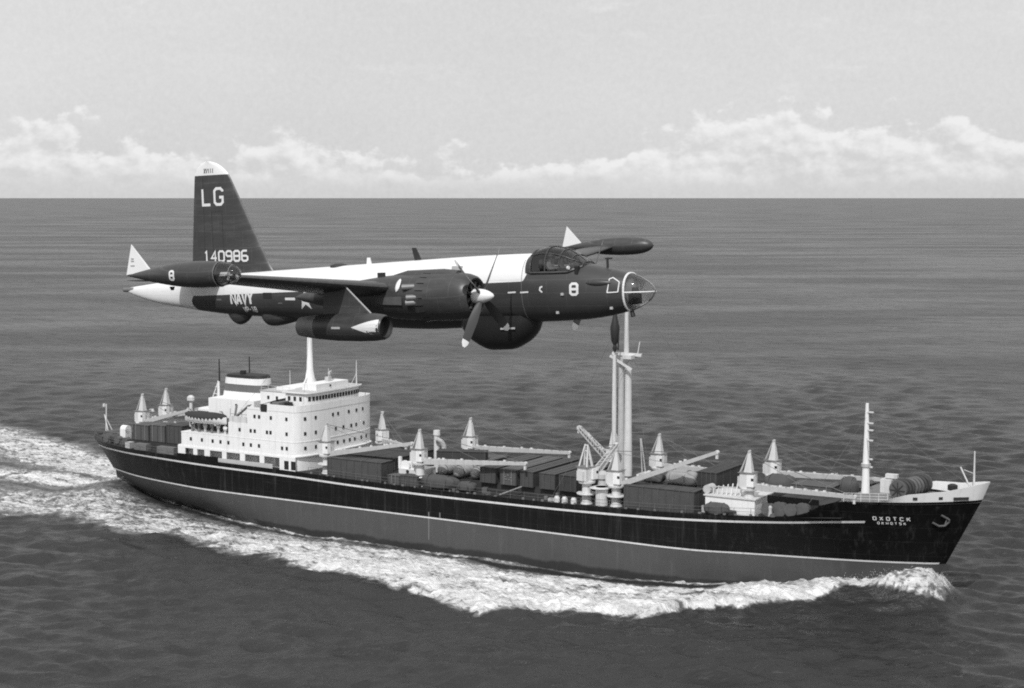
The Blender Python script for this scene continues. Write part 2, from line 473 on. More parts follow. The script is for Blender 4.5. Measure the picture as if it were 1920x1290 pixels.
def build_sea():
    xs = spaced(-118, 82, 0.46, 1.05, -160000, 1.05, 160000)
    ys = spaced(150, 300, 0.46, 1.12, -6000, 1.016, 260000)
    nx, ny = len(xs), len(ys)
    X, Y = np.meshgrid(xs, ys)
    dx = np.gradient(xs); dy = np.gradient(ys)
    SP = np.maximum(dx[None, :], dy[:, None] * 0.8)
    rng = np.random.RandomState(3); Z = np.zeros_like(X)
    N = 56
    for i in range(N):
        lam = 1.35 * (10 / 1.35) ** ((i + rng.rand()) / N)
        k = 2 * math.pi / lam
        th = math.radians(64) + rng.randn() * 0.5
        slope = 0.29 * math.sqrt(2.0 / N)
        a = slope / k
        att = np.clip((lam / SP - 2.2) / 2.0, 0, 1)
        ph = k * (X * math.cos(th) + Y * math.sin(th)) + rng.rand() * 6.283
        Z += a * att * (np.sin(ph) + 0.22 * np.cos(2 * ph))
    # ship-frame coordinates
    rx, ry = X - SO[0], Y - SO[1]
    S = rx * SHc + ry * SHs; P = -rx * SHs + ry * SHc
    near = (np.abs(X) < 420) & (Y > 90) & (Y < 700)
    s = S[near]; p = P[near]; n = np.abs(p)
    o_s = [-520, -240, -170, -137, -133, -124, -113, -108, -99, -86, -82, -74, -72, -64, -59, -52, -42, -36, -31, -23.6, -21, -14.3, -10.2, -8.0, -6.2, -4.5, 1.5, 4.5, 6]
    o_n = [150, 60, 33, 25, 21.5, 24, 26.2, 23.4, 25.3, 28.2, 27, 30, 27.8, 28, 31.4, 34, 34.6, 32, 28.6, 25.5, 20.5, 14.0, 11.6, 8.6, 5.4, 4.4, 2.4, 1.0, 0]
    i_s = [-520, -240, -164, -142, -132, -120, -101, -90, -60, -46, -31, -24, -19, -15, -9, 2, 6]
    i_n = [105, 26, 5, 2.0, 1.0, 4.0, 9.6, 10.6, 11.2, 13.6, 12.6, 11.2, 7.6, 5.6, 3.6, 0, 0]
    s2 = s + 1.5 * np.sin(n * .5); lob = np.interp(s, [-14, -5], [.8, 0]) * (.9 * np.sin(.27 * s2 + 1) + .8 * np.sin(.61 * s2 + .4) * np.cos(.23 * s2) + .7 * np.sin(1.31 * s2 + 2) + .5 * np.sin(2.6 * s2 + np.sin(.7 * s2) * 2)); nout = np.interp(s, o_s, o_n) + lob
    nin = np.interp(s, i_s, i_n)
    hb = np.interp(s, L1[0], L1[1])
    amp = np.interp(s, [-520, -300, -200, -150, -120, -95, -70, -40, -8, 4, 7], [0.0, .16, .46, .58, .58, .66, .78, .93, 1.0, 1.0, 0.0])
    wo = np.interp(s, [-300, -140, -90, -50, -15, 5], [14, 8, 5, 2.8, 1.2, .5])
    wi = np.interp(s, [-300, -140, -110, -60, -15, 5], [14, 8, 6, 3.0, 1.0, .5])
    sm = lambda t: np.clip(t, 0, 1) ** 2 * (3 - 2 * np.clip(t, 0, 1))
    band = sm((nout - n) / wo) * sm((n - nin) / wi + 0.15)
    frac = np.clip((n - nin) / np.maximum(nout - nin, .5), 0, 1)
    fo = amp * band * (0.74 + 0.30 * frac)
    # thin line of foam hugging the plating
    hug = np.exp(-((n - hb - 0.5) / 0.7) ** 2) * np.interp(s, [-133, -128, -40, -20, 0, 3], [0, .85, .62, .8, .9, 0]) * (.72 + .28 * np.sin(s * .8 + 2 * np.sin(s * .31)))
    fo = np.maximum(fo, hug)
    # wash of the screw
    core = np.exp(-((p - 1.5) / np.interp(s, [-400, -150, -136], [16, 5.0, 3.0])) ** 2) * np.interp(s, [-420, -230, -165, -150, -134, -130], [0, .42, .66, 1.0, 1.0, 0])
    fo = np.maximum(fo, core)
    # churned field between the arms astern
    mid = sm((nin - n) / 6 + .4) * np.interp(s, [-360, -240, -165, -140, -138], [0, .34, .44, .42, 0])
    fo = np.maximum(fo, mid)
    fo = np.where((p > 0) & (s < -150), np.minimum(fo * 1.3, .85), fo)
    # bow wave: sheet thrown up at the stem, breaking ridge trailing aft
    d = n - np.interp(s, L2[0], L2[1]) * np.interp(s, [-30, -8, 2], [1, .95, .8])
    hp = np.interp(s, [-34, -24, -14, -8, -5, -1, 1.5, 3.2, 4.6, 6.0], [0, .5, 1.0, 1.6, 2.2, 3.6, 4.1, 3.9, 2.4, 0])
    wd = np.interp(s, [-34, -14, -8, -5, -2, 1, 3, 6], [5.0, 4.0, 3.0, 2.2, 2.4, 2.9, 3.1, 2.6])
    zb = hp * np.where(d > 0, np.exp(-(np.maximum(d, 0) / wd) ** 2), 1.0)
    crest_n = nout - np.interp(s, [-60, -25, -6], [4.0, 3.0, 1.6])
    rp = np.interp(s, [-90, -60, -30, -18, -8, -4], [0, .35, .8, 1.15, .9, 0])
    q = (n - crest_n)
    zr = rp * np.where(q > 0, np.exp(-(q / 1.7) ** 2), np.exp(-(q / 5.5) ** 2))
    # trough outside the ridge
    zt = -0.45 * np.interp(s, [-80, -40, -10, -4], [0, 1, 1, 0]) * np.exp(-((n - nout - 4) / 4) ** 2)
    calm = 1 - 0.55 * sm((nout - n) / 5)
    rough_f = fo * 0.28 * (np.sin(s * 2.1 + np.sin(n * 1.3) * 2) * np.sin(n * 2.4 + np.cos(s * .9) * 2) + 0.7 * np.sin(s * 4.3 + n * 1.9) * np.sin(n * 4.9 - s * 1.2))
    zst = 2.7 * np.exp(-((s + 135.5) / 7.5) ** 2) * np.exp(-(p / 8.0) ** 2) + .7 * np.exp(-((s + 158) / 9) ** 2) * np.exp(-(p / 14) ** 2)
    zz = Z[near] * calm + zb + zr + zt + rough_f + zst
    spr = np.where(hp > 0.5, np.clip(zb / 3.0, 0, 1), 0)
    front = np.interp(s, [-8.0, -6, 3, 5], [0, 1, 1, 1])
    rw = np.interp(s, [-7, -5, -2, 1, 3, 5], [.3, .5, 1.4, 2.4, 3.0, 2.6])
    rim = np.exp(-((d - rw) / .28) ** 2) * front * .9 + np.exp(-((d - .1) / .6) ** 2) * front * .85
    ahead = np.clip((5.4 - s) / 1.2, 0, 1)
    fo = np.where(front > 0, fo * (1 - front) + front * np.maximum(.56 * (d < rw), rim) * (d < rw + .6) * ahead, fo)
    fo = np.where(s < -7, np.maximum(fo, np.clip(spr * 0.6, 0, .6)), fo)
    Z[near] = zz
    F = np.zeros_like(X); F[near] = np.clip(fo, 0, 1)
    co = np.stack([X, Y, Z], -1).reshape(-1, 3).astype(np.float32)
    idx = np.arange(nx * ny).reshape(ny, nx)
    quads = np.stack([idx[:-1, :-1], idx[:-1, 1:], idx[1:, 1:], idx[1:, :-1]], -1).reshape(-1, 4).astype(np.int32)
    me = bpy.data.meshes.new('sea'); nq = len(quads)
    me.vertices.add(len(co)); me.vertices.foreach_set('co', co.ravel())
    me.loops.add(nq * 4); me.loops.foreach_set('vertex_index', quads.ravel())
    me.polygons.add(nq); me.polygons.foreach_set('loop_start', np.arange(0, nq * 4, 4, dtype=np.int32))
    me.polygons.foreach_set('loop_total', np.full(nq, 4, dtype=np.int32))
    me.update(calc_edges=True)
    at = me.attributes.new('foam', 'FLOAT', 'POINT'); at.data.foreach_set('value', F.ravel().astype(np.float32))
    me.shade_smooth()
    me.materials.append(sea_mat())
    o = link('sea', me); tag(o, kind='structure'); return o


def sea_mat():
    m, t, p, out = new_mat('sea_water')
    oc = t.node('ShaderNodeTexCoord').outputs['Object']
    at = t.node('ShaderNodeAttribute', attribute_name='foam').outputs['Fac']
    wv = t.scale(oc, (0.55, 1.0, 1.0), rot=(0, 0, math.radians(-22)))
    r1 = t.noise(wv, 0.95, 5, 0.66, 0.2)
    r2 = t.noise(t.scale(wv, (1, 1, 1), loc=(31, 7, 0)), 0.14, 4, 0.6)
    r4 = t.noise(t.scale(wv, (1.5, 1, 1), loc=(3, 17, 0)), 0.03, 5, 0.65)
    r3 = t.noise(wv, 3.0, 3, 0.6)
    hgt = t.math('ADD', t.math('MULTIPLY', r1, 0.40), t.math('ADD', t.math('MULTIPLY', r2, 1.0), t.math('MULTIPLY', r3, 0.045)))
    r5 = t.noise(t.scale(wv, (1.6, 1, 1), loc=(13, 5, 0)), 0.009, 5, 0.68)
    hgt = t.math('ADD', hgt, t.math('ADD', t.math('MULTIPLY', r4, 1.8), t.math('MULTIPLY', r5, 1.0)))
    b = t.node('ShaderNodeBump'); b.inputs['Strength'].default_value = 1.0; b.inputs['Distance'].default_value = 1.0
    t.l.new(hgt, b.inputs['Height'])
    grey(t, p, 0.029)
    p.inputs['IOR'].default_value = 1.333
    gust = t.noise(t.scale(oc, (0.35, 1.0, 1.0)), 0.012, 6, 0.65)
    t.l.new(t.mapr(gust, 0.36, 0.64, 0.27, 0.40), p.inputs['Roughness'])
    # facets of the chop, kept at full steepness however far away they lie
    def facet(scale, k, loc, stretch):
        q = t.node('ShaderNodeTexNoise'); t.l.new(t.scale(wv, (stretch, 1, 1), loc=loc), q.inputs['Vector'])
        q.inputs['Scale'].default_value = scale; q.inputs['Detail'].default_value = 3.0; q.inputs['Roughness'].default_value = 0.6
        a = t.node('ShaderNodeVectorMath', operation='SUBTRACT'); t.l.new(q.outputs['Color'], a.inputs[0]); a.inputs[1].default_value = (0.5, 0.5, 0.5)
        m2 = t.node('ShaderNodeVectorMath', operation='MULTIPLY'); t.l.new(a.outputs[0], m2.inputs[0]); m2.inputs[1].default_value = (k * 0.7, k, 0)
        return m2.outputs[0]
    acc = b.outputs[0]
    for args in ((0.55, 0.60, (1, 2, 0), 1.0), (0.16, 0.50, (9, 4, 0), 2.6), (0.05, 0.36, (5, 7, 0), 5.0)):
        ad = t.node('ShaderNodeVectorMath', operation='ADD'); t.l.new(acc, ad.inputs[0]); t.l.new(facet(*args), ad.inputs[1]); acc = ad.outputs[0]
    nz = t.node('ShaderNodeVectorMath', operation='NORMALIZE'); t.l.new(acc, nz.inputs[0])
    t.l.new(nz.outputs[0], p.inputs['Normal'])
    # foam
    sv = t.scale(oc, (1, 1, 1), rot=(0, 0, -SH))
    f1 = t.noise(t.scale(sv, (0.42, 1.0, 1.0)), 0.40, 6, 0.58, 1.1)
    f2 = t.noise(t.scale(sv, (0.5, 1.0, 1.0), loc=(11, 3, 0)), 1.5, 5, 0.62, 0.8)
    f3 = t.noise(t.scale(sv, (0.35, 1.0, 1.0), loc=(5, 9, 0)), 0.16, 4, 0.6, 0.4)
    nn = t.math('ADD', t.math('MULTIPLY', f1, 0.62), t.math('ADD', t.math('MULTIPLY', f2, 0.26), t.math('MULTIPLY', f3, 0.27)))
    web = t.math('SUBTRACT', 1.0, t.math('ABSOLUTE', t.math('MULTIPLY_ADD', t.noise(t.scale(sv, (0.6, 1.0, 1.0), loc=(3, 21, 0)), 0.42, 6, 0.62, 1.2), 2.6, -1.3)))
    web2 = t.math('SUBTRACT', 1.0, t.math('ABSOLUTE', t.math('MULTIPLY_ADD', t.noise(t.scale(sv, (0.6, 1.0, 1.0), loc=(8, 2, 0)), 1.1, 5, 0.6, 1.0), 2.6, -1.3)))
    webs = t.math('MULTIPLY_ADD', web, 0.45, t.math('MULTIPLY', web2, 0.30))
    nn = t.mixf(t.mapr(at, 0.55, 0.92), t.math('MULTIPLY_ADD', webs, 0.62, t.math('MULTIPLY', nn, 0.40)), nn)
    nn = t.math('MULTIPLY_ADD', nn, 2.0, -0.565)
    lvl = t.math('ADD', t.math('MULTIPLY', at, 0.76), t.math('SUBTRACT', nn, 1.02))
    fac = t.math('MULTIPLY', t.mapr(lvl, -0.10, 0.15), t.mapr(at, 0.3, 0.95, 0.78, 1.0))
    fac = t.math('MULTIPLY', fac, t.mapr(at, 0.02, 0.14))
    # fine shredded edge and thin translucent lacing
    lace = t.math('MULTIPLY', t.mapr(lvl, -0.42, -0.04, 0.0, 0.24), t.mapr(at, 0.06, 0.3))
    fac = t.math('MAXIMUM', fac, lace)
    fm = t.node('ShaderNodeBsdfPrincipled')
    fv = t.math('MULTIPLY_ADD', f2, 0.8, 0.34)
    fv = t.math('MULTIPLY', fv, t.mapr(f1, 0.30, 0.66, 0.62, 1.16))
    grey(t, fm, fv); fm.inputs['Roughness'].default_value = 0.9; fm.inputs['Specular IOR Level'].default_value = 0.1
    b2 = t.node('ShaderNodeBump'); b2.inputs['Strength'].default_value = 1.0; b2.inputs['Distance'].default_value = 1.0
    t.l.new(t.math('ADD', f1, t.math('MULTIPLY', f2, 0.5)), b2.inputs['Height']); t.l.new(b2.outputs[0], fm.inputs['Normal'])
    # stray whitecaps far out
    wc = t.noise(t.scale(oc, (0.5, 1.0, 1)), 0.09, 8, 0.72)
    cap = t.mapr(wc, 0.755, 0.80)
    mx = t.node('ShaderNodeMixShader'); t.l.new(t.math('MAXIMUM', fac, t.math('MULTIPLY', cap, 0.6)), mx.inputs[0])
    t.l.new(p.outputs[0], mx.inputs[1]); t.l.new(fm.outputs[0], mx.inputs[2]); t.l.new(mx.outputs[0], out.inputs[0])
    return m


build_sea()
# ------------------------------------------------------------------ the freighter
SHIP = empty('cargo_ship', (SO[0], SO[1], 0), (0, 0, SH))
tag(SHIP, 'black hulled cargo ship with white aft superstructure steaming under the aircraft', 'cargo ship')
NT_ = 230
TAU = 0.5 - 0.5 * np.cos(np.linspace(0, math.pi, NT_)); TAU = 0.45 * TAU + 0.55 * np.linspace(0, 1, NT_)


def curve(L, tau):
    a, b = L[0][0], L[0][-1]; s = a + (b - a) * tau; return s, np.maximum(pchip(L[0], L[1], s), 0)


def hull_row(tau, w):
    """w in [-2, 1]: -2..-1 below water, -1..0 boot topping, 0..1 topsides"""
    if w <= -1:
        (s0, b0), (s1, b1) = curve(L0, tau), curve(L1, tau); k = w + 2; z0, z1 = -2.5, 0.0
        return s0 + (s1 - s0) * k, b0 + (b1 - b0) * k, np.full_like(s0, z0 + (z1 - z0) * k)
    if w <= 0:
        (s0, b0), (s1, b1) = curve(L1, tau), curve(L2, tau); k = w + 1; kb = 1 - (1 - k) ** 1.35
        return s0 + (s1 - s0) * k, b0 + (b1 - b0) * kb, np.full_like(s0, 4.7 * k)
    (s0, b0), (s1, b1) = curve(L2, tau), curve(L3, tau); z1 = pchip(*EDGE, s1)
    return s0 + (s1 - s0) * w, b0 + (b1 - b0) * w ** 1.2, 4.7 + (z1 - 4.7) * w


def hull_strip(ws, name, mat, out=0.0, smooth=40):
    mb = MB(); rows = [hull_row(TAU, w) if not callable(w) else w(TAU) for w in ws]
    for sg in (-1, 1):
        vs = [(s[i], sg * (b[i] + out), z[i]) for s, b, z in rows for i in range(NT_)]
        fs = [(r * NT_ + i, r * NT_ + i + 1, (r + 1) * NT_ + i + 1, (r + 1) * NT_ + i) for r in range(len(ws) - 1) for i in range(NT_ - 1)]
        mb.add(vs, fs)
    me = bpy.data.meshes.new(name); me.from_pydata(mb.v, [], mb.f)
    bm = bmesh.new(); bm.from_mesh(me); bmesh.ops.remove_doubles(bm, verts=bm.verts, dist=0.004)
    bmesh.ops.recalc_face_normals(bm, faces=bm.faces); bm.to_mesh(me); bm.free()
    me.materials.append(mat); shade(me, smooth); return link(name, me, SHIP)


hull_strip([-2, -1.5, -1, -.8, -.6, -.4, -.2, 0], 'boot_topping', M['boot'])['label'] = 'grey boot topping below the lower white line'
hull_strip([0, .12, .25, .4, .55, .7, .85, 1], 'hull', M['hull'])['label'] = 'black topside plating'


def wz(zf):
    """row of hull points at height zf(s)"""
    def f(tau):
        (s1, b1) = curve(L3, tau); ze = pchip(*EDGE, s1); S_, B_, Z_ = [], [], []
        for i, t in enumerate(tau):
            w = 0.5
            for _ in range(3):
                s0, b0, z0 = hull_row(np.array([t]), w); w = np.clip((zf(s0[0]) - 4.7) / (ze[i] - 4.7), 0, 1)
            s0, b0, z0 = hull_row(np.array([t]), float(w)); S_.append(s0[0]); B_.append(b0[0]); Z_.append(z0[0])
        return np.array(S_), np.array(B_), np.array(Z_)
    return f


def line_strip(name, zlo, zhi, smax, smin, out=0.06):
    lo, hi = wz(zlo)(TAU), wz(zhi)(TAU); k = [i for i in range(NT_) if smin <= lo[0][i] <= smax]; mb = MB()
    for sg in (-1, 1):
        vs = [(q[0][i], sg * (q[1][i] + out), q[2][i]) for q in (lo, hi) for i in k]; n = len(k)
        mb.add(vs, [(i, i + 1, n + i + 1, n + i) for i in range(n - 1)])
    return mb.build(name, M['line'], SHIP, 60)


line_strip('sheer_stripe', lambda s: float(pchip(*STRIPE, s)) - .14, lambda s: float(pchip(*STRIPE, s)) + .14, -3.7, -140.5)
line_strip('boot_stripe', lambda s: 4.62, lambda s: 4.92, 3.9, -136.5)


def hull_y(s, z):
    lo, hi = 0.0, 1.0
    for _ in range(40):
        t = (lo + hi) / 2; s1, b1 = curve(L3, np.array([t])); ze = float(pchip(*EDGE, s1)[0])
        w = min(max((z - 4.7) / (ze - 4.7), 0), 1); q = hull_row(np.array([t]), w)
        if q[0][0] < s: lo = t
        else: hi = t
    return float(q[1][0])


# decks
def deck_strip(name, s0, s1, zf, inset, mat):
    ss = np.linspace(s0, s1, 70); mb = MB(); b = np.maximum(pchip(*L3, ss) - inset, 0.02)
    vs = [(x, -y, zf(x)) for x, y in zip(ss, b)] + [(x, y, zf(x)) for x, y in zip(ss, b)]
    n = len(ss); mb.add(vs, [(i, i + 1, n + i + 1, n + i) for i in range(n - 1)]); return mb.build(name, mat, SHIP)


deck_strip('main_deck', -142.3, -6.6, lambda s: deck_z(s) - 0.12, 0.05, M['deck'])
deck_strip('forecastle_deck', -6.9, 8.6, lambda s: 12.62 + max(s, 0) * .03, 0.04, M['midgrey'])
b_ = 6.5
MB().box(-6.95, -6.8, -b_, b_, 10.3, 12.6).build('forecastle_bulkhead', M['cranepaint'], SHIP)
# white bulwark of the bow, flared, with real thickness
mb = MB(); ss = np.concatenate([np.linspace(-2.2, 7.4, 24), [8.0, 8.35, 8.6, 8.7]])
bb = np.maximum(pchip(*L3, ss), 0); zz = pchip(*EDGE, ss)
hh = np.interp(ss, [-2.2, 1.0, 5, 8.7], [0.06, 1.0, 1.35, 2.25])
for sg in (-1, 1):
    vs = []
    for o in (0.0, -0.12):
        for kk in (0.0, 0.5, 1.0):
            for x, y, z, h in zip(ss, bb, zz, hh):
                vs.append((x + 0.4 * h * kk * (0.2 + 0.8 * max(x, 0) / 8.7), sg * max(y * (1 + 0.05 * kk) + o, 0.0), z + 0.02 + h * kk))
    n = len(ss); fs = []
    for r in (0, 1, 3, 4):
        for i in range(n - 1): fs.append((r * n + i, r * n + i + 1, (r + 1) * n + i + 1, (r + 1) * n + i))
    for i in range(n - 1): fs.append((2 * n + i, 2 * n + i + 1, 5 * n + i + 1, 5 * n + i))
    mb.add(vs, fs)
mb.build('forecastle_bulwark', M['white'], SHIP, 50)['label'] = 'white flared bow bulwark'
for s_, w_ in ((1.9, .55), (4.6, .5)):
    y_ = float(pchip(*L3, s_)) * 1.025; z_ = float(pchip(*EDGE, s_)) + .5
    MB().cbox((s_, -y_ - .02, z_), (w_, .12, .32), math.atan2(-(float(pchip(*L3, s_ + .3)) - float(pchip(*L3, s_ - .3))), .6)).build('mooring_port', M['dark'], SHIP)
y_ = float(pchip(*L3, 6.5))
MB().cbox((6.75, -y_ * 1.02 - .06, 13.5), (1.9, .14, .34), math.radians(38)).build('mooring_port', M['dark'], SHIP)
# name on the bow, starboard: Cyrillic over Latin
hull_fn = lambda u, v, l: (u, -(hull_y(u, v) + 0.05 + l), v)
def ship_name(text, u, v, h, asp, gap, label):
    e = empty('ship_name', parent=SHIP); e['label'] = label
    for c in text:
        mb = MB(); u = letters(mb, c, u, v, h, hull_fn, asp, gap, .22, .3, .03); mb.build('letter', M['mark'], e)


ship_name('OXOTCK', -3.05, 10.42, .54, 1.12, .64, 'ship name OXOTCK in white letters on the bow')
ship_name('OKHOTSK', -2.6, 9.9, .36, 1.05, .68, 'smaller Latin ship name under the first')
# anchor in its hawse pocket
ya = hull_y(4.9, 10.6)
mb = MB(); mb.tube((5.15, -hull_y(5.15, 10.9) - .25, 11.0), (4.75, -hull_y(4.75, 9.9) - .25, 9.85), .10)
mb.build('anchor_shank', M['midgrey'], SHIP)
mb = MB(); mb.path([(3.55, -hull_y(3.55, 10.2) - .35, 10.35), (4.2, -hull_y(4.2, 9.9) - .35, 9.9), (4.85, -hull_y(4.85, 10.0) - .35, 9.95), (5.3, -hull_y(5.3, 10.4) - .35, 10.45), (5.35, -hull_y(5.35, 10.8) - .35, 10.75), (4.6, -hull_y(4.6, 11.3) - .35, 11.35)], .13, 8)
mb.build('anchor', M['rust'], SHIP)
# draught and plimsoll marks
for s_ in (-66.5, -64.6):
    y0 = float(hull_row(np.array([0.5]), -0.01)[1][0])
    MB().box(s_ - .09, s_ + .09, -10.04, -9.9, (1.6 if s_ < -66 else 4.95), (5.6 if s_ < -66 else 5.7)).build('draught_mark', M['midgrey'], SHIP)

# rails along both deck edges with their fittings
mb = MB(); fit = MB()
for sg in (-1, 1):
    pts = []
    for s_ in np.arange(-141, -14, 2.2):
        if -114 < s_ < -89: continue
        y_ = sg * (float(pchip(*L3, s_)) - .08); z_ = float(pchip(*EDGE, s_))
        mb.tube((s_, y_, z_ - .1), (s_, y_, z_ + .95), .03, .03, 5); pts.append((s_, y_, z_))
    for h in (.5, .95):
        for a, b in zip(pts[:-1], pts[1:]):
            if b[0] - a[0] < 4: mb.tube((a[0], a[1], a[2] + h), (b[0], b[1], b[2] + h), .022, .022, 4, False)
    rr = random.Random(5)
    for s_ in np.arange(-88, -14, 1.55):
        if rr.random() < .25: continue
        y_ = sg * (float(pchip(*L3, s_)) - .3); z_ = float(pchip(*EDGE, s_))
        fit.cbox((s_ + rr.uniform(-.4, .4), y_, z_ + .05), (rr.uniform(.2, .45), .2, rr.uniform(.15, .4)))
mb.build('deck_rail', M['wire'], SHIP, kind='stuff')
fit.build('deck_fitting', M['midgrey'], SHIP, kind='stuff')
mb = MB(); pts = []
for s_ in np.linspace(-6.3, -1.2, 6):
    y_ = -(float(pchip(*L3, s_)) - .1); z_ = float(pchip(*EDGE, s_)); mb.tube((s_, y_, z_), (s_, y_, z_ + 1.05), .045, .045, 5); pts.append((s_, y_, z_))
for h in (.35, .7, 1.05):
    mb.path([(a, b, c + h) for a, b, c in pts], .03, 4)
mb.build('forecastle_rail', M['cranepaint'], SHIP, kind='stuff')

# ------------------------------------------------------------------ superstructure
HW = 9.6


def plan(sa, sf, hw, bow=1.7):
    """deckhouse outline: square aft, front bowed with rounded shoulders"""
    p = [(sa, -hw), (sf - bow, -hw)]
    for t in np.linspace(0, 1, 9)[1:]:
        a = t * math.pi / 2; p.append((sf - bow * (1 - math.sin(a) ** .9), -hw + (hw - 3.6) * (1 - math.cos(a))))
    q = [(x, -y) for x, y in p][::-1]
    return p + q


WIN = MB().box(-.2, .2, -.05, .05, -.26, .26).mesh('window', M['window'])
WINX = MB().box(-.05, .05, -.2, .2, -.26, .26).mesh('window', M['window'])
RIM = MB(); RIM.box(-.27, .27, -.03, .03, .26, .33); RIM.box(-.27, .27, -.03, .03, -.33, -.26); RIM.box(-.27, -.2, -.03, .03, -.26, .26); RIM.box(.2, .27, -.03, .03, -.26, .26)
RIM = RIM.mesh('frame', M['cranepaint'])


def house(name, sa, sf, hw, z0, z1, side=(), front=(), bow=1.7, zw=None, mat=None):
    pl = plan(sa, sf, hw, bow); mb = MB(); mb.prism(pl, z0, z1); o = mb.build(name, mat or M['white'], SHIP, 25)
    zw = zw or z0 + 1.25
    for s_ in side: link('window', WIN, o, (s_, -hw - .02, zw))
    for y_ in front:
        # point on the bowed front at this y
        for (xa, ya), (xb, yb) in zip(pl[:-1], pl[1:]):
            if ya <= y_ <= yb and xa > sa + .1 or (ya <= y_ <= yb and xb > sa + .1 and xa != xb):
                t = (y_ - ya) / max(yb - ya, 1e-6); xx = xa + (xb - xa) * t
                w = link('window', WIN, o, (xx + .015, y_, zw)); w.rotation_euler[2] = math.atan2(yb - ya, xb - xa); break
    return o


# promenade tier: plating with openings in front of an inner wall
pl1 = MB(); pl1.prism(plan(-113.6, -90.3, HW - 1.5, 1.4), 9.0, 11.15); lower = pl1.build('lower_deckhouse', M['white'], SHIP, 25)
for sg in (-1, 1):
    for a, b in ((-114.4, -112.9), (-111.2, -110.4), (-108.9, -107.8), (-105.3, -104.4), (-101.7, -100.7), (-97.8, -96.9), (-93.9, -90.9)):
        MB().box(a, b, sg * HW - .08, sg * HW + .08, 9.15, 11.0).build('side_plating', M['white'], lower)
    MB().box(-114.4, -90.9, sg * HW - .09, sg * HW + .09, 11.0, 11.27).build('side_plating', M['white'], lower)
    MB().box(-106.0, -95.2, sg * (HW + .16) - .04, sg * (HW + .16) + .04, 8.9, 9.95).build('promenade_bulwark', M['jib'], lower)['label'] = 'grey bulwark panel along the promenade'
    MB().box(-114.6, -106.05, sg * (HW + .16) - .04, sg * (HW + .16) + .04, 8.9, 10.05).build('promenade_bulwark', M['hull'], lower)
    for s_ in (-112.1, -109.6, -106.5, -103, -99.2, -95.6):
        MB().box(s_ - .35, s_ + .35, sg * (HW - 1.5) - .03, sg * (HW - 1.5) + .03, 9.3, 10.7).build('door', M['jib'], lower)
for s_ in (-92.55, -91.25):
    d_ = MB().box(s_ - .42, s_ + .42, -HW - .12, -HW - .05, 9.35, 10.65).build('door', M['window'], lower)
MB().prism(plan(-114.4, -89.5, HW + .04, 1.9), 11.27, 11.42).build('boat_deck', M['white'], SHIP)
MB().prism(plan(-92, -90.0, HW - .3, 1.6), 9.0, 11.26).build('house_front', M['white'], lower, 25)
t2 = house('deckhouse_tier', -113.7, -89.9, HW, 11.42, 13.42, (-111.7, -109.4, -107.2, -105.6, -104.0, -101.0, -99.5, -97.9, -93.4, -92.5), (-7.9, -5.8, -.6, 1.0, 2.5, 3.8, 5.6, 7.2), zw=12.5)
MB().prism(plan(-113.75, -89.85, HW + .03, 1.72), 13.42, 13.54).build('deck_edge', M['white'], SHIP)
t3 = house('deckhouse_tier', -104.0, -89.9, HW, 13.54, 15.72, (-101.7, -99.5, -98.7, -96.3, -95.6, -92.5), (-7.9, -5.8, -2.9, -1, .9, 2.9, 4.2, 6.4), zw=14.7)
t4 = house('deckhouse_tier', -100.2, -89.9, HW, 15.72, 18.0, (-98.7, -97.8, -95.5, -92.5), (-7.9, -5.8, -1.7, -.4, 2.3, 4.3, 6.1), zw=16.95)
# bridge-deck bulwark and wings
for sg in (-1, 1):
    MB().box(-96.2, -91.5, sg * HW - .05, sg * HW + .05, 18.0, 19.0).build('bridge_bulwark', M['white'], t4)
    MB().box(-100.1, -97.6, sg * HW - .05, sg * HW + .05, 18.0, 18.35).build('bridge_bulwark', M['white'], t4)
MB().box(-97.5, -96.3, -HW - .02, -HW + .25, 17.75, 18.9).build('ladder_opening', M['dark'], t4)
mb = MB(); pl = plan(-100, -89.9, HW, 1.7); n2 = len(pl) // 2
fr = [q for q in pl if q[0] > -91.7]
for (xa, ya), (xb, yb) in zip(fr[:-1], fr[1:]): mb.bar((xa, ya, 18.5), (xb, yb, 18.5), .1, 1.0)
mb.build('bridge_front_bulwark', M['white'], t4)
# wheelhouse with its row of windows
wh = MB(); wh.prism(plan(-95.0, -90.55, 6.7, .9), 18.0, 20.55); wh = wh.build('wheelhouse', M['white'], SHIP, 25)
PANE = MB().box(-.23, .23, -.05, .05, -.32, .32).mesh('window', M['window'])
pl = plan(-95.0, -90.55, 6.7, .9)
for y_ in np.arange(-6.1, 6.15, .72):
    for (xa, ya), (xb, yb) in zip(pl[1:-1], pl[2:]):
        if ya <= y_ <= yb:
            t = (y_ - ya) / max(yb - ya, 1e-6); w = link('window', PANE, wh, (xa + (xb - xa) * t + .02, y_, 19.72)); w.rotation_euler[2] = math.atan2(yb - ya, xb - xa); break
for s_ in (-94.3, -93.2, -92.1): link('window', PANE, wh, (s_, -6.72, 19.7))
MB().prism(plan(-95.4, -90.2, 7.1, .9), 20.55, 20.74).build('wheelhouse_roof', M['white'], wh)
MB().prism(plan(-95.3, -90.35, 6.95, .9), 20.74, 20.77).build('roof_planking', M['jib'], wh)
MB().box(-95.6, -94.3, -9.2, -6.7, 18.0, 19.3).build('wing_shelter', M['midgrey'], wh)
MB().box(-94.2, -93.4, -7.9, -7.0, 18.0, 19.2).build('wing_locker', M['dark'], wh)
MB().add([(-99.0, -8.6, 18.5), (-95.2, -8.6, 19.6), (-95.2, -5.6, 19.7), (-99.0, -5.6, 18.6)], [(0, 1, 2, 3)]).build('canvas_awning', M['canvas'], t4)
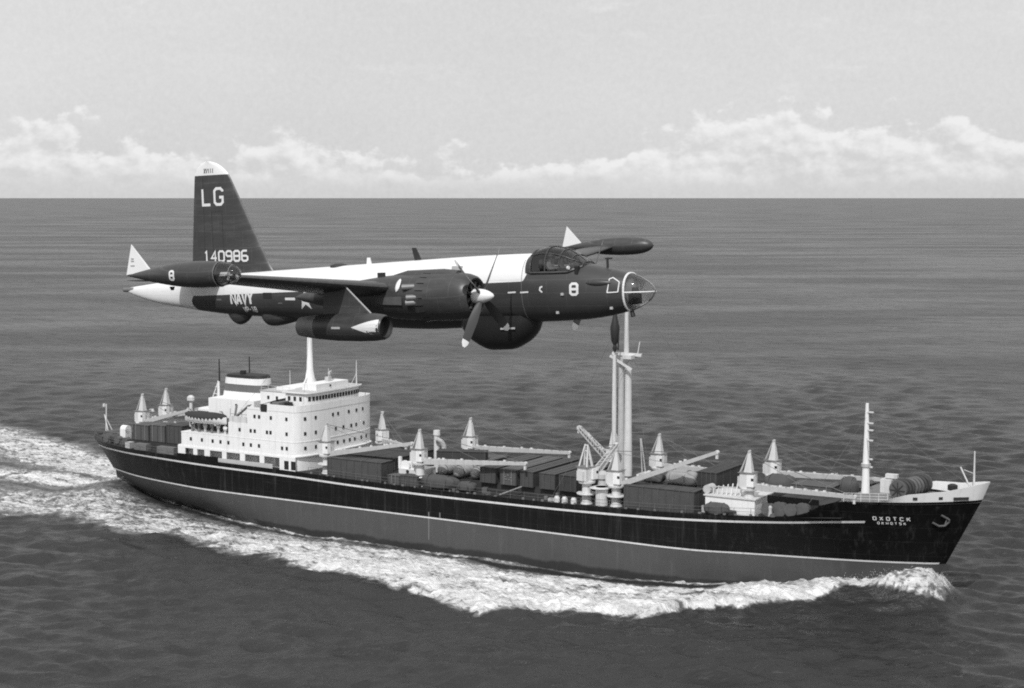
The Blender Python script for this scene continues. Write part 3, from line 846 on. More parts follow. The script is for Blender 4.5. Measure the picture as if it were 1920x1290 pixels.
# top of the wheelhouse
mb = MB(); mb.box(-93.6, -90.9, -4.4, 3.6, 20.78, 21.75); mb.build('monkey_island', M['white'], wh)
MB().cbox((-90.86, -1.0, 21.3), (.1, .3, .3)).build('lamp', M['dark'], wh)
mb = MB(); mb.tube((-92.6, 1.2, 21.7), (-92.6, 1.2, 22.9), .25, .12); mb.cbox((-92.6, 1.2, 23.0), (.3, 2.2, .35), .5); mb.cbox((-92.2, .2, 22.1), (.7, .8, .7)); mb.build('radar', M['jib'], wh)
mb = MB(); mb.tube((-90.8, 5.6, 20.7), (-90.8, 5.6, 24.6), .12, .05); mb.tube((-91.6, 5.2, 20.7), (-90.8, 5.6, 22.6), .05); mb.build('signal_pole', M['cranepaint'], wh)
mb = MB(); mb.tube((-100.0, .5, 20.4), (-100.0, .5, 23.0), .06, .03); mb.tube((-94.3, 3.0, 20.7), (-94.3, 3.0, 23.4), .06, .03); mb.build('whip_aerial', M['cranepaint'], wh)
# chart house between funnel and bridge
ch = MB().box(-100.9, -95.1, -5.6, 5.6, 18.0, 20.35).build('chart_house', M['white'], SHIP)
MB().box(-101.0, -95.1, -5.7, 5.7, 20.35, 20.42).build('roof', M['jib'], ch)
MB().prism(plan(-100.1, -90.2, HW - .1, 1.6), 18.0, 18.03).build('bridge_deck', M['midgrey'], t4)
MB().box(-104.0, -100.2, -HW + .1, HW - .1, 15.72, 15.75).build('boat_deck_planking', M['midgrey'], t3)
for s_ in (-99.3, -97.6): link('window', WIN, ch, (s_, -5.62, 19.4))
mb = MB(); mb.box(-99.0, -95.3, -4.0, 4.2, 20.42, 20.9); mb.build('roof_house', M['white'], ch)
mb = MB()
for s_ in np.arange(-100.8, -95, 1.4): mb.tube((s_, -5.5, 20.35), (s_, -5.5, 21.2), .03, .03, 5)
mb.tube((-100.8, -5.5, 21.2), (-95.2, -5.5, 21.2), .03, .03, 5); mb.tube((-100.8, -5.5, 20.8), (-95.2, -5.5, 20.8), .025, .025, 5); mb.build('roof_rail', M['cranepaint'], ch, kind='stuff')
# main mast on the bridge
mm = MB(); mm.lathe_z([(20.3, 1.05), (21.6, .85), (23.5, .52), (31.4, .30)], -95.6, 0, 14); mm = mm.build('main_mast', M['white'], SHIP, 40)
mb = MB(); mb.bar((-95.6, -1.6, 21.0), (-95.6, -.2, 23.2), .3, .3, .15, .15); mb.bar((-95.6, 1.6, 21.0), (-95.6, .2, 23.2), .3, .3, .15, .15); mb.build('mast_foot', M['white'], mm)
MB().bar((-95.6, -2.2, 30.3), (-95.6, 2.2, 30.3), .16).build('yard', M['white'], mm)
# funnel
cs = MB(); cs.box(-113.0, -103.6, -4.0, 4.0, 13.54, 18.3); cs = cs.build('funnel_casing', M['white'], SHIP)
link('window', WIN, cs, (-107.2, -4.02, 17.4)); link('window', WIN, cs, (-110.2, -4.02, 15.4))


def oval(sa, sf, hw, z, n=28, e=2.6, tilt=0.0):
    c = (sa + sf) / 2; a = (sf - sa) / 2; r = []
    for k in range(n):
        t = 2 * math.pi * k / n; ct, st = math.cos(t), math.sin(t)
        x = c + a * math.copysign(abs(ct) ** (2 / e), ct); r.append((x, hw * math.copysign(abs(st) ** (2 / e), st), z + tilt * (x - c)))
    return r


fn_ = empty('funnel', parent=SHIP)
lv = [(18.3, -112.8, -103.9), (19.3, -112.55, -104.0), (20.45, -112.3, -104.05), (21.5, -112.15, -104.1), (21.95, -111.7, -104.4)]
for (za, a0, a1), (zb, b0, b1), nm, mt in zip(lv[:-1], lv[1:], ('funnel_base', 'funnel_band', 'funnel_collar', 'funnel_top'), (M['white'], M['funnel'], M['white'], M['soot'])):
    MB().loft([oval(a0, a1, 1.85, za, e=3.2), oval(b0, b1, 1.8, zb, e=3.2)]).build(nm, mt, fn_, 40)
mb = MB(); mb.tube((-109.2, 0, 22.0), (-109.2, 0, 22.5), .5, .5, 12); mb.build('uptake', M['soot'], fn_)
# aft signal mast: white tripod, dark pole; second dark pole
am = empty('aft_mast', parent=SHIP)
MB().lathe_z([(16.2, .28), (20.5, .18)], -114.4, 0, 10).build('pole', M['white'], am)
mb = MB(); mb.tube((-115.9, -.6, 16.2), (-114.5, 0, 20.3), .10); mb.tube((-115.9, .8, 16.2), (-114.5, 0, 20.3), .10)
for z_ in (17.3, 18.4, 19.5): mb.tube((-115.9 + (z_ - 16.2) * .33, -.4, z_), (-114.4, 0, z_), .06)
mb.build('tripod_leg', M['cranepaint'], am)
MB().lathe_z([(20.5, .15), (24.1, .09)], -114.2, 0, 8).build('topmast', M['dark'], am)
MB().lathe_z([(18.2, .16), (24.4, .09)], -110.6, 3.2, 8).build('exhaust_pole', M['dark'], SHIP)
MB().prism([(-117, -3), (-113, -3), (-113, 3), (-117, 3)], 15.9, 16.2).build('mast_house_roof', M['white'], SHIP)
MB().box(-116.6, -113.2, -2.6, 2.6, 9.6, 15.9).build('mast_house', M['jib'], SHIP)
# boat deck clutter under the lifeboat: recessed wall, vents, davits, ladder
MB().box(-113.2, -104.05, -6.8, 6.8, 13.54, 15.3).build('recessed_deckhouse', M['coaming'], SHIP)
for s_, h_ in ((-112.3, 1.5), (-110.9, 1.7), (-109.6, 1.3), (-108.2, 1.6), (-106.9, 1.4), (-105.5, 1.1)):
    mb = MB(); mb.tube((s_, -8.6, 13.5), (s_, -8.6, 13.5 + h_ * .7), .22, .2, 10); mb.tube((s_, -8.6, 13.5 + h_ * .7), (s_ + .25, -8.9, 13.5 + h_), .3, .34, 10)
    mb.build('deck_ventilator', random.Random(s_).choice([M['cranepaint'], M['jib'], M['midgrey']]), SHIP, 40)
for s_ in (-112.4, -105.9):
    mb = MB(); mb.path([(s_, -8.0, 13.5), (s_, -8.3, 16.3), (s_, -8.9, 17.1), (s_, -9.5, 17.2)], .12, 8); mb.build('davit', M['cranepaint'], SHIP)
mb = MB(); mb.tube((-116.3, -4.5, 13.5), (-116.3, -4.5, 17.5), .3, .25, 10); mb.lathe_z([(17.4, .3), (17.7, .62), (18.2, .6), (18.5, .3)], -116.3, -4.5, 12); mb.build('cowl_ventilator', M['cranepaint'], SHIP, 40)
mb = MB(); mb.bar((-104.3, -8.5, 13.5), (-103.2, -8.5, 18.2), .5, .08); mb.bar((-104.8, -8.0, 15.6), (-101, -8.0, 18.4), .9, .1); mb.build('stairway', M['jib'], SHIP)
MB().box(-103.9, -100.4, -9.5, -9.42, 15.72, 16.7).build('canvas_dodger', M['cranepaint'], t3)
mb = MB()
for s_ in (-103.8, -102.6, -101.5, -100.4): mb.tube((s_, -9.3, 15.7), (s_, -9.3, 17.8), .04, .04, 5)
mb.tube((-103.8, -9.3, 17.0), (-100.4, -9.3, 17.0), .03, .03, 5)
mb.build('awning_frame', M['midgrey'], t3)

# ------------------------------------------------------------------ cranes
def deck_crane(s, y, zc, tip, skel=False, deck=None, open_tower=False, scale=1.0):
    e = empty('deck_crane', parent=SHIP); zd = deck_z(s) - .15 if deck is None else deck
    t = Vector(tip); ang = math.atan2(t.y - y, t.x - s); ca, sa = math.cos(ang), math.sin(ang)
    R = lambda a, b, z: (s + a * ca - b * sa, y + a * sa + b * ca, z)
    mb = MB(); mb.lathe_z([(zd, .85), (zd + .35, .68), (zc - .35, .62), (zc - .3, 1.15), (zc - .05, 1.2), (zc, 1.05)], s, y, 18)
    mb.build('pedestal', M['cranepaint'], e, 40)
    if zc - zd > 2.2: MB().lathe_z([(zd + 1.35, 1.35), (zd + 1.45, 1.4), (zd + 1.55, 1.35)], s, y, 18).build('walkway', M['cranepaint'], e, 40)
    cw = 1.75 * scale
    MB().cbox(R(-.15, 0, zc + 1.94), (2.1, 2.0, .07), ang).build('gallery', M['midgrey'], e)
    mb = MB(); mb.cbox(R(-.1, 0, zc + .95), (cw, cw * .95, 1.9), ang); mb.cbox(R(-1.05, 0, zc + .75), (.6, 1.2, 1.3), ang); mb.build('machinery_house', M['cranepaint'], e)
    mb = MB(); mb.cbox(R(.55, -.75, zc + 1.0), (.95, .75, 1.5), ang); mb.build('operator_cab', M['white'], e)
    MB().cbox(R(.85, -.78, zc + 1.2), (.34, .78, .34), ang).build('cab_window', M['window'], e)
    zt = zc + 1.9
    if open_tower:
        mb = MB()
        for b in (-.75, .75):
            mb.bar(R(.3, b, zt), R(-.1, b * .32, zt + 3.0), .26, .26, .18, .18); mb.bar(R(-.7, b, zt), R(-.1, b * .32, zt + 3.0), .2, .2, .14, .14)
        for k in (.35, .7, .97): mb.bar(R(.3 - .4 * k, -.75 + .5 * k, zt + 3 * k), R(.3 - .4 * k, .75 - .5 * k, zt + 3 * k), .14)
        mb.build('tower', M['cranepaint'], e)
    else:
        mb = MB(); h = 2.65
        mb.loft([[R(.5, -.45, zt), R(.5, .45, zt), R(-.6, .45, zt), R(-.6, -.45, zt)], [R(.16, -.13, zt + h), R(.16, .13, zt + h), R(-.1, .13, zt + h), R(-.1, -.13, zt + h)]])
        mb.build('tower', M['cranepaint'], e)
        mb = MB(); mb.tube(R(0, -.2, zt + h + .08), R(0, .2, zt + h + .08), .17, .17, 10); mb.bar(R(-1.2, -.3, zt - .1), R(-.1, -.1, zt + h), .12); mb.bar(R(-1.2, .3, zt - .1), R(-.1, .1, zt + h), .12); mb.build('sheave', M['jib'], e)
    # jib: a plated box girder with open lightening bays, narrowing to the head
    a = Vector(R(.75, 0, zc + .15)); d = t - a; Ln = d.length; dn = d.normalized(); sd = dn.cross(Vector((0, 0, 1))).normalized(); up = sd.cross(dn)
    w0, w1, h0, h1 = .95, .5, .75, .42
    mb = MB(); q = lambda k, i, j: a + d * k + sd * (i * (w0 + (w1 - w0) * k) / 2) + up * (j * (h0 + (h1 - h0) * k) / 2)
    kk = np.linspace(0, 1, 13)
    if skel:
        for i in (-1, 1):
            for j in (-1, 1): mb.bar(q(0, i, j), q(1, i, j), .16)
        for k0, k1 in zip(kk[:-1], kk[1:]):
            for i in (-1, 1): mb.bar(q(k0, i, -1), q(k1, i, 1), .09)
            for j in (-1, 1): mb.bar(q(k0, -1, j), q(k1, 1, j), .09)
    else:
        for i in (-1, 1): mb.loft([[q(k, i, -1), q(k, i, 1), q(k, i * .86, 1), q(k, i * .86, -1)] for k in (0, 1)])
        for k0, k1 in zip(kk[:-1], kk[1:]):
            m_ = k0 + (k1 - k0) * .78
            for j in (-1, 1): mb.loft([[q(k, -.9, j), q(k, .9, j), q(k, .9, j * .8), q(k, -.9, j * .8)] for k in (k0, m_)])
        for k in kk: mb.bar(q(k, -1, -1), q(k, -1, 1), .1); mb.bar(q(k, 1, -1), q(k, 1, 1), .1)
    mb.build('jib', M['jib'], e)
    hd = MB(); hd.tube(q(1, -1, 0), q(1, 1, 0), .26, .26, 10); hd.cbox(tuple(t + Vector((0, 0, -.5))), (.3, .3, .7)); hd.build('jib_head', M['cranepaint'], e)
    rr = random.Random(s + y); lf = MB()
    for _ in range(7):
        k = rr.random() ** 1.6 * .8; lf.cbox(tuple(q(k, rr.uniform(-.7, .7), 1.25)), (.35, .22, .22), ang)
    lf.build('jib_lamp', M['cranepaint'], e)
    tp = Vector(R(0, 0, zt + 2.6)); MB().tube(tp, t, .045, .045, 5).build('topping_wire', M['wire'], e)
    MB().tube(tp + Vector((0, 0, -.2)), a + d * .6, .03, .03, 5).build('topping_wire', M['wire'], e)
    return e


deck_crane(-129.3, -2.0, 12.9, (-119.0, -2.4, 15.6), deck=9.6)
deck_crane(-131.4, 5.8, 12.9, (-121.0, 5.8, 14.6), deck=9.6)
deck_crane(-86.5, -7.6, 11.9, (-70.8, -8.0, 14.8))
deck_crane(-87.6, 8.0, 11.7, (-78.5, 1.5, 12.6))
deck_crane(-69.5, -7.8, 12.2, (-51.9, -7.8, 13.5))
deck_crane(-71.0, 8.0, 11.9, (-53.8, 8.0, 12.7))
deck_crane(-42.1, -8.0, 12.1, (-40.4, -2.5, 16.4), skel=True, open_tower=True)
deck_crane(-37.6, -8.0, 11.95, (-23.1, -8.0, 17.5))
deck_crane(-39.1, 8.0, 11.9, (-28.6, 7.4, 12.3))
deck_crane(-46.5, 8.0, 12.2, (-52.2, 8.0, 16.6), skel=True)
deck_crane(-18.8, -7.6, 13.3, (-5.0, -7.3, 13.35), deck=11.2)
deck_crane(-21.8, 8.0, 12.4, (-5.0, 7.0, 13.3))

# ------------------------------------------------------------------ heavy-lift mast amidships
hm = empty('heavy_lift_mast', parent=SHIP)
MB().lathe_z([(8.9, .72), (12, .62), (28.4, .42)], -40.15, .2, 16).build('mast_post', M['cranepaint'], hm, 40)
MB().lathe_z([(8.9, .55), (12, .48), (28.3, .36)], -40.95, -.35, 14).build('mast_post', M['jib'], hm, 40)
MB().lathe_z([(28.6, .36), (34.5, .26), (37.4, .16)], -40.35, 0, 12).build('topmast', M['cranepaint'], hm, 40)
mb = MB(); mb.bar((-42.2, -.6, 28.7), (-38.3, .6, 28.5), .9, .35); mb.bar((-42.2, -1.3, 28.4), (-39.0, -1.0, 26.6), .28, .28); mb.bar((-38.6, 0, 28.8), (-38.3, 0, 30.4), .12); mb.cbox((-39.7, 0, 28.3), (1.3, 2.4, .5)); mb.build('crosstree', M['cranepaint'], hm)
mb = MB(); mb.lathe_z([(12.5, .24), (21, .32), (28.6, .24)], -41.15, -2.0, 12); mb.build('heavy_boom', M['cranepaint'], hm, 40)
mb = MB(); mb.lathe_z([(29.0, .1), (29.5, .34), (30.0, .22), (30.5, .5), (31.5, .62), (32.4, .66), (33.4, .42), (34.8, .14)], -41.1, -2.0, 9); mb.tube((-40.6, -2, 29.3), (-40.5, -2, 32.0), .12, .05); mb.build('tackle_bundle', M['dark'], hm, 40)['label'] = 'dark hanging tackle bundle at the boom head'
mb = MB(); mb.tube((-40.3, 0, 37.2), (-41.1, -2, 34.7), .05, .05, 5)
for a, b in (((-39.7, 0, 37), (-58, 9.5, 9)), ((-39.7, 0, 37), (-22, 9.5, 9.8)), ((-39.6, 0, 28.4), (-47, -9.6, 9)), ((-39.6, 0, 28.4), (-31, -9.6, 9.3)), ((-39.6, 0, 28.4), (-33, 9.6, 9.3)), ((-39.6, 0, 28.4), (-46, 9.6, 9))): mb.tube(a, b, .018, .018, 5)
mb.build('mast_stay', M['wire'], hm)
mb = MB(); mb.bar((-38.0, .8, 9), (-38.4, .6, 17), .12); mb.bar((-37.2, .8, 9), (-38.3, .6, 17), .12); mb.box(-38.4, -36.6, -.2, 1.8, 9, 12.2); mb.build('mast_ladder', M['jib'], hm)
mb = MB(); mb.box(-42.5, -36.5, -4.2, 4.2, 8.8, 11.7); mb.build('mast_house', M['coaming'], hm)
mb = MB(); mb.tube((-39.7, -8.2, 9), (-39.7, -8.2, 11.5), .85, .85, 14); mb.lathe_z([(11.2, 1.0), (11.35, 1.5), (11.5, 1.0)], -39.9, -8.2, 16); mb.build('mushroom_ventilator', M['cranepaint'], SHIP, 40)
mb = MB(); mb.tube((-40.6, -6.3, 9), (-40.6, -6.3, 12.3), .75, .7, 14); mb.lathe_z([(12.3, .95), (12.9, .95), (13.3, .3)], -40.6, -6.3, 14); mb.build('cowl_ventilator', M['jib'], SHIP, 40)
for s_ in (-46.2, -45.0, -43.6): MB().lathe_z([(8.9, .42), (9.5, .4), (9.75, .25)], s_, -8.9, 10).build('bollard', M['cranepaint'], SHIP, 40)
for s_ in (-26.1, -15.4): MB().lathe_z([(deck_z(s_) - .1, .3), (deck_z(s_) + .7, .2), (deck_z(s_) + 1.1, .26), (deck_z(s_) + 1.3, .1)], s_, -8.8, 10).build('bollard', M['jib'], SHIP, 40)
# foremast with spreader lamps, jackstaff, ensign staff
fm_ = MB(); fm_.lathe_z([(12.6, .55), (14.5, .48), (24.1, .2)], -6.1, 0, 14); fm_ = fm_.build('foremast', M['white'], SHIP, 40)
for z_ in (23.0, 21.6, 20.7, 19.4, 17.0, 16.0): MB().cbox((-5.6, -.1, z_), (.8, .3, .16)).build('spreader_lamp', M['cranepaint'], fm_)
MB().lathe_z([(16.0, .62), (16.4, .62)], -6.1, 0, 12).build('mast_collar', M['jib'], fm_)
mb = MB()
for a, b in (((-6.1, 0, 22.5), (-10.5, -8.2, 12.2)), ((-6.1, 0, 22.5), (-10.5, 8.2, 12.2)), ((-6.1, 0, 23), (7.6, 0, 14.5)), ((-6.1, 0, 20), (-3.0, -6.0, 12.8)), ((-6.1, 0, 20), (-3.0, 6.0, 12.8))): mb.tube(a, b, .022, .022, 5)
mb.build('mast_stay', M['wire'], fm_)
mb = MB()
for a, b in (((-95.6, 0, 30), (-104, -8.5, 16)), ((-95.6, 0, 30), (-91, -7.5, 19)), ((-95.6, 0, 30), (-104, 8.5, 16)), ((-95.6, 0, 30), (-110.6, 3.2, 23.5))): mb.tube(a, b, .022, .022, 5)
mb.build('mast_stay', M['wire'], mm)
mb = MB(); mb.tube((7.6, 0, 13), (7.6, 0, 19.1), .16, .08, 8); mb.tube((7.3, 0, 14.2), (5.9, 0, 17.0), .1, .1, 6); mb.tube((7.6, 0, 16.3), (6.3, 0, 16.7), .04, .04, 5); mb.build('jackstaff', M['cranepaint'], SHIP)
mb = MB(); mb.tube((-139.9, 0, 9.7), (-139.7, 0, 15.0), .14, .09, 8); mb.tube((-138.6, .6, 9.8), (-140.2, 0, 13.2), .07); mb.tube((-138.6, -.6, 9.8), (-140.2, 0, 13.2), .07); mb.cbox((-140.2, 0, 14.8), (.35, .35, .5)); mb.build('ensign_staff', M['cranepaint'], SHIP)
# hatches
for a, b in ((-128, -116.5), (-85, -73.5), (-67.5, -44.5), (-35.5, -23.5), (-16.5, -9.0)):
    z_ = max(deck_z(a), deck_z(b)); c = MB().box(a, b, -6.2, 6.2, min(deck_z(a), deck_z(b)) - .2, z_ + .95).build('hatch_coaming', M['coaming'], SHIP)
    for x in np.arange(a + .1, b - 1.0, 1.9): MB().box(x, min(x + 1.82, b - .05), -6.1, 6.1, z_ + .95, z_ + 1.07).build('hatch_board', M['coaming'], c)
# small deck gear: ventilators, winches, low houses
mb = MB(); mb.tube((-73.2, 2, 9), (-73.2, 2, 15.2), .5, .42, 12); mb.lathe_z([(14.6, .55), (15.3, .5)], -73.2, 2, 12); mb.build('ventilator_post', M['cranepaint'], SHIP, 40)
mb = MB(); mb.path([(-71.9, 2, 9), (-71.9, 2, 13.0), (-72.2, 1.7, 13.7), (-72.7, 1.2, 14.1)], .38, 10); mb.build('cowl_ventilator', M['jib'], SHIP, 40)
mb = MB(); mb.box(-73.4, -69.6, -7.6, -3.6, 8.8, 10.9); mb.build('winch_house', M['cranepaint'], SHIP)
mb = MB(); mb.tube((-72.6, -7.0, 11.3), (-72.6, -5.4, 11.3), .55, .55, 14); mb.tube((-72.6, -7.2, 11.3), (-72.6, -7.0, 11.3), .8, .8, 14); mb.box(-73.6, -73.2, -7.4, -7.0, 10.9, 12.6); mb.box(-71.4, -70.8, -7.4, -6.8, 10.9, 11.6); mb.build('cargo_winch', M['white'], SHIP, 30)
mb = MB(); mb.tube((-71.8, -7.62, 10.6), (-71.8, -7.7, 10.6), .25, .25, 12); mb.build('porthole', M['window'], SHIP)
mb = MB(); mb.box(-24.4, -17.6, -8.6, -3.0, 9.7, 11.9); mb.build('crane_house', M['white'], SHIP)
MB().box(-24.6, -17.4, -8.8, -2.8, 11.9, 12.05).build('crane_house_roof', M['cranepaint'], SHIP)
w6 = empty('rail_rack', parent=SHIP)
for k in range(8):
    s_ = -24.2 + k * .62; mb = MB(); mb.bar((s_, -8.0, 12.05), (s_ + .1 - .03 * k, -8.0 + .15 * k, 12.9 + .12 * k), .14, .12); mb.build('bar', M['cranepaint'], w6)
mb = MB(); mb.bar((-24.3, -8.1, 13.0), (-19.6, -7.2, 13.1), .12); mb.tube((-24.4, -8.2, 12.6), (-24.4, -6.4, 12.6), .55, .55, 12); mb.build('rail', M['jib'], w6)
for k, (s_, y_, r_) in enumerate(((-16.0, -7.6, .6), (-14.6, -7.2, .75), (-13.0, -7.4, .6), (-11.6, -7.0, .7), (-15.4, -5.2, .8), (-12.4, -5.0, .8))):
    z_ = deck_z(s_); mb = MB(); mb.tube((s_, y_ - .7, z_ + .7), (s_, y_ + .7, z_ + .7), r_, r_, 12); mb.tube((s_, y_ - .8, z_ + .7), (s_, y_ - .7, z_ + .7), r_ + .25, r_ + .25, 12); mb.box(s_ - .7, s_ + .7, y_ - .6, y_ + .9, z_ - .1, z_ + .4)
    mb.build('mooring_winch', M['rust'], SHIP, 30)
mb = MB(); mb.box(-16.8, -10.0, -6.4, -6.1, 10.9, 12.3); mb.build('gear_screen', M['deck'], SHIP)
mb = MB(); mb.cbox((-6.2, -6.9, 13.0), (1.1, .5, .5)); mb.bar((-6.2, -6.9, 13.0), (-5.7, -6.9, 12.3), .28); mb.bar((-6.2, -6.9, 13.0), (-6.6, -6.9, 12.3), .28); mb.build('jib_rest', M['white'], SHIP)
mb = MB(); mb.box(-4.6, -3.2, 1.2, 3.0, 12.6, 14.3); mb.cbox((-3.4, 2.2, 14.7), (1.5, .8, .5)); mb.build('windlass_house', M['cranepaint'], SHIP)
mb = MB(); mb.lathe_z([(12.6, .35), (13.7, .35), (13.8, .62), (14.4, .62), (14.55, .3)], 4.6, 1.4, 14); mb.build('mushroom_ventilator', M['dark'], SHIP, 40)
mb = MB(); mb.box(2.8, 6.6, -.9, .7, 12.7, 13.25); mb.build('windlass_bed', M['dark'], SHIP)
mb = MB(); mb.tube((5.4, -.6, 13.6), (5.4, .5, 13.6), .35, .35, 12); mb.box(6.6, 7.2, -.7, .5, 12.7, 13.6); mb.build('windlass', M['rust'], SHIP, 30)
mb = MB(); mb.box(-131.9, -130.7, -4.7, -3.3, 9.6, 11.8); mb.lathe_x([(-131.9, .7), (-130.7, .7)], -4.0, 11.8, 18); mb.build('steering_gear_hatch', M['white'], SHIP, 40)
for s_, y_ in ((-130.2, 1.0), (-122.5, -1.5)):
    mb = MB(); mb.tube((s_, y_, 9.6), (s_, y_, 14.2), .28, .28, 10); mb.lathe_z([(13.9, .3), (14.3, .5), (14.7, .35)], s_, y_, 10); mb.build('cowl_ventilator', M['cranepaint'], SHIP, 40)
for s_, y_, l_ in ((-127.0, -8.0, 1.0), (-124.8, -8.2, 2.6), (-119.5, -8.6, 3.6)):
    mb = MB(); mb.box(s_, s_ + l_, y_ - .5, y_ + .6, 9.5, 10.6); mb.build('deck_locker', M['jib'] if s_ < -126 else M['midgrey'], SHIP)
mb = MB(); mb.lathe_z([(9.6, 1.8), (10.3, 1.7), (10.7, .8)], -135.3, -2.2, 14); mb.tube((-137.4, -2.5, 10.2), (-137.4, 2.5, 10.2), .7, .7, 12); mb.build('capstan', M['rust'], SHIP, 40)
for s_ in (-133.5, -131.0, -129.2):
    mb = MB(); mb.tube((s_, -6.4, 10.3), (s_, -5.4, 10.3), .6, .6, 12); mb.box(s_ - .8, s_ + .8, -6.2, -5.2, 9.5, 10.1); mb.build('mooring_winch', M['rust'], SHIP, 30)
# loose gear along the decks
rr = random.Random(31)
for k in range(46):
    s_ = rr.uniform(-87, -12); y_ = -rr.uniform(6.6, 9.2) if rr.random() < .75 else rr.uniform(6.6, 9.2)
    if any(abs(s_ - q) < 1.7 for q in (-86.5, -69.5, -42.1, -37.6, -39.8)) or -85.5 < s_ < -68 or -36 < s_ < -25: continue
    z_ = deck_z(s_) - .12; h_ = rr.uniform(.3, 1.0); t_ = rr.random()
    if t_ < .4: o = MB().lathe_z([(z_, .3), (z_ + h_, .3), (z_ + h_ + .03, .26)], s_, y_, 10).build('oil_drum', M[rr.choice(['rust', 'dark', 'midgrey'])], SHIP, 40)
    elif t_ < .75: o = MB().cbox((s_, y_, z_ + h_ / 2), (rr.uniform(.5, 1.6), rr.uniform(.4, .8), h_), rr.uniform(-.3, .3)).build('deck_box', M[rr.choice(['rust', 'coaming', 'midgrey', 'jib'])], SHIP)
    else:
        mb = MB()
        for q in range(4): mb.path([(s_ + (.42 - .05 * q) * math.cos(a), y_ + (.42 - .05 * q) * math.sin(a), z_ + .08 + .1 * q) for a in np.linspace(0, 2 * math.pi, 12)], .06, 5)
        mb.build('rope_coil', M['rust'], SHIP)
# rudder head / stern bar
MB().add([(-137.6, -.25, 4.0), (-131.5, -.25, 4.0), (-130.2, -.25, -2.2), (-136.4, -.25, -2.2), (-137.6, .25, 4.0), (-131.5, .25, 4.0), (-130.2, .25, -2.2), (-136.4, .25, -2.2)], [(0, 1, 2, 3), (7, 6, 5, 4), (0, 4, 5, 1), (1, 5, 6, 2), (2, 6, 7, 3), (3, 7, 4, 0)]).build('rudder', M['boot'], SHIP)
# ------------------------------------------------------------------ deck cargo: every piece is a thing of its own
def crate(label, s0, s1, y0, y1, z0, z1, mat='crate', n=None, rot=0.0, group=None, name='wooden_crate'):
    c = ((s0 + s1) / 2, (y0 + y1) / 2); a, b, h = (s1 - s0) / 2, (y1 - y0) / 2, z1 - z0
    e = empty(name, SW(c[0], c[1], z0), (0, 0, SH + rot)); tag(e, label, 'crate', group)
    MB().box(-a, a, -b, b, 0.02, h - .06).build('crate_body', M[mat], e)
    n = n or max(2, int(round(2 * a / 2.2)))
    for i in range(n + 1):
        x = -a + 2 * a * i / n; x = min(max(x, -a + .09), a - .09)
        q = MB().box(-.09, .09, -.05, 0, .02, h - .06).mesh('batten', M['batten']); link('batten', q, e, (x, -b, 0)); link('batten', q, e, (x, b + .05, 0))
    m = max(2, int(round(2 * b / 2.2)))
    for i in range(m + 1):
        y = -b + 2 * b * i / m; y = min(max(y, -b + .09), b - .09)
        q = MB().box(-.05, 0, -.09, .09, .02, h - .06).mesh('batten', M['batten']); link('batten', q, e, (-a, y, 0)); link('batten', q, e, (a + .05, y, 0))
    MB().box(-a - .1, a + .1, -b - .1, b + .1, h - .06, h).build('crate_lid', M[mat], e)
    k = MB()
    for yy in np.linspace(-b + .2, b - .2, 3): k.box(-a, a, yy - .12, yy + .12, 0, .02)
    k.build('skid', M['batten'], e)
    for xq in np.linspace(-a + .7, a - .7, max(2, int(a))):
        r = MB(); r.path([(xq, -b - .13, .1), (xq, -b - .13, h + .03), (xq, b + .13, h + .03), (xq, b + .13, .1)], .03, 5); r.build('lashing', M['canvas'] if mat == 'crate2' else M['rust'], e)
    return e


G1 = 'crates stowed in front of the white house'
crate('big dark crate nearest the rail, just ahead of the white house', -85.1, -75.3, -9.3, -6.35, 8.85, 11.8, group=G1)
crate('wide crate on the hatch behind the one at the rail by the house', -84.9, -75.2, -6.15, -.3, 10.22, 12.0, 'crated', group=G1)
crate('farthest of the crates on the hatch ahead of the white house', -84.6, -75.0, 0, 5.9, 10.22, 12.05, 'crated', group=G1)
G2 = 'long crates lying athwart the middle hatch'
for k, (a, b, nm) in enumerate(((-59.8, -57.3, 'first, next to the pale wrapped bundles'), (-56.5, -53.9, 'second, with pale stencilled writing on its end'), (-53.2, -51.2, 'third, the narrowest'), (-50.1, -47.7, 'fourth from the wrapped bundles'), (-47.0, -44.4, 'fifth, beside the open-towered crane'))):
    e = crate('long crate across the middle hatch, ' + nm, a, b, -6.9, 6.1, 10.04, 12.25, ('crate', 'crate2', 'crate', 'crate', 'crated')[k], n=1, group=G2)
    if k == 1:
        mb = MB(); fnc = lambda u, v, l: (u, -6.56 - l, v); hw_ = (b - a) / 2
        for (u0, u1, v) in ((-.55, -.3, 1.1), (-.15, .15, 1.35), (.3, .62, 1.05), (-.6, -.1, .75), (.05, .35, .72), (.45, .7, .6)): mb.box(u0, u1, -6.58, -6.552, v, v + .16)
        mb.build('stencil', M['midgrey'], e)
crate('grey crate on the hatch under the tilted dark one, behind the bundles', -67.3, -63.0, -1.2, 5.8, 10.04, 11.75, 'crate2')
crate('dark crate lying askew on top of another, behind the pale wrapped bundles', -70.6, -63.4, -1.6, .6, 11.76, 13.1, 'crated', rot=math.radians(22))
crate('low crate at the rail, left one of the pair beside the white winch house', -74.0, -71.95, -9.4, -7.75, 8.8, 10.2, 'crate2')
crate('low crate at the rail, right one of the pair beside the white winch house', -71.8, -68.9, -9.4, -7.75, 8.8, 10.35)
crate('long crate at the rail in front of the raised crane jib', -35.8, -25.7, -9.3, -6.3, 9.2, 12.3, n=5)
crate('low dark crate on the hatch under the pale canvas heap', -35.3, -28.3, -6.1, .2, 10.7, 12.0, 'crated')
crate('tall dark crate athwart the deck, right of the pale canvas heap', -28.0, -25.3, -3.3, 6.0, 10.7, 13.9, 'crated')
G3 = 'tall crates on the after hatch'
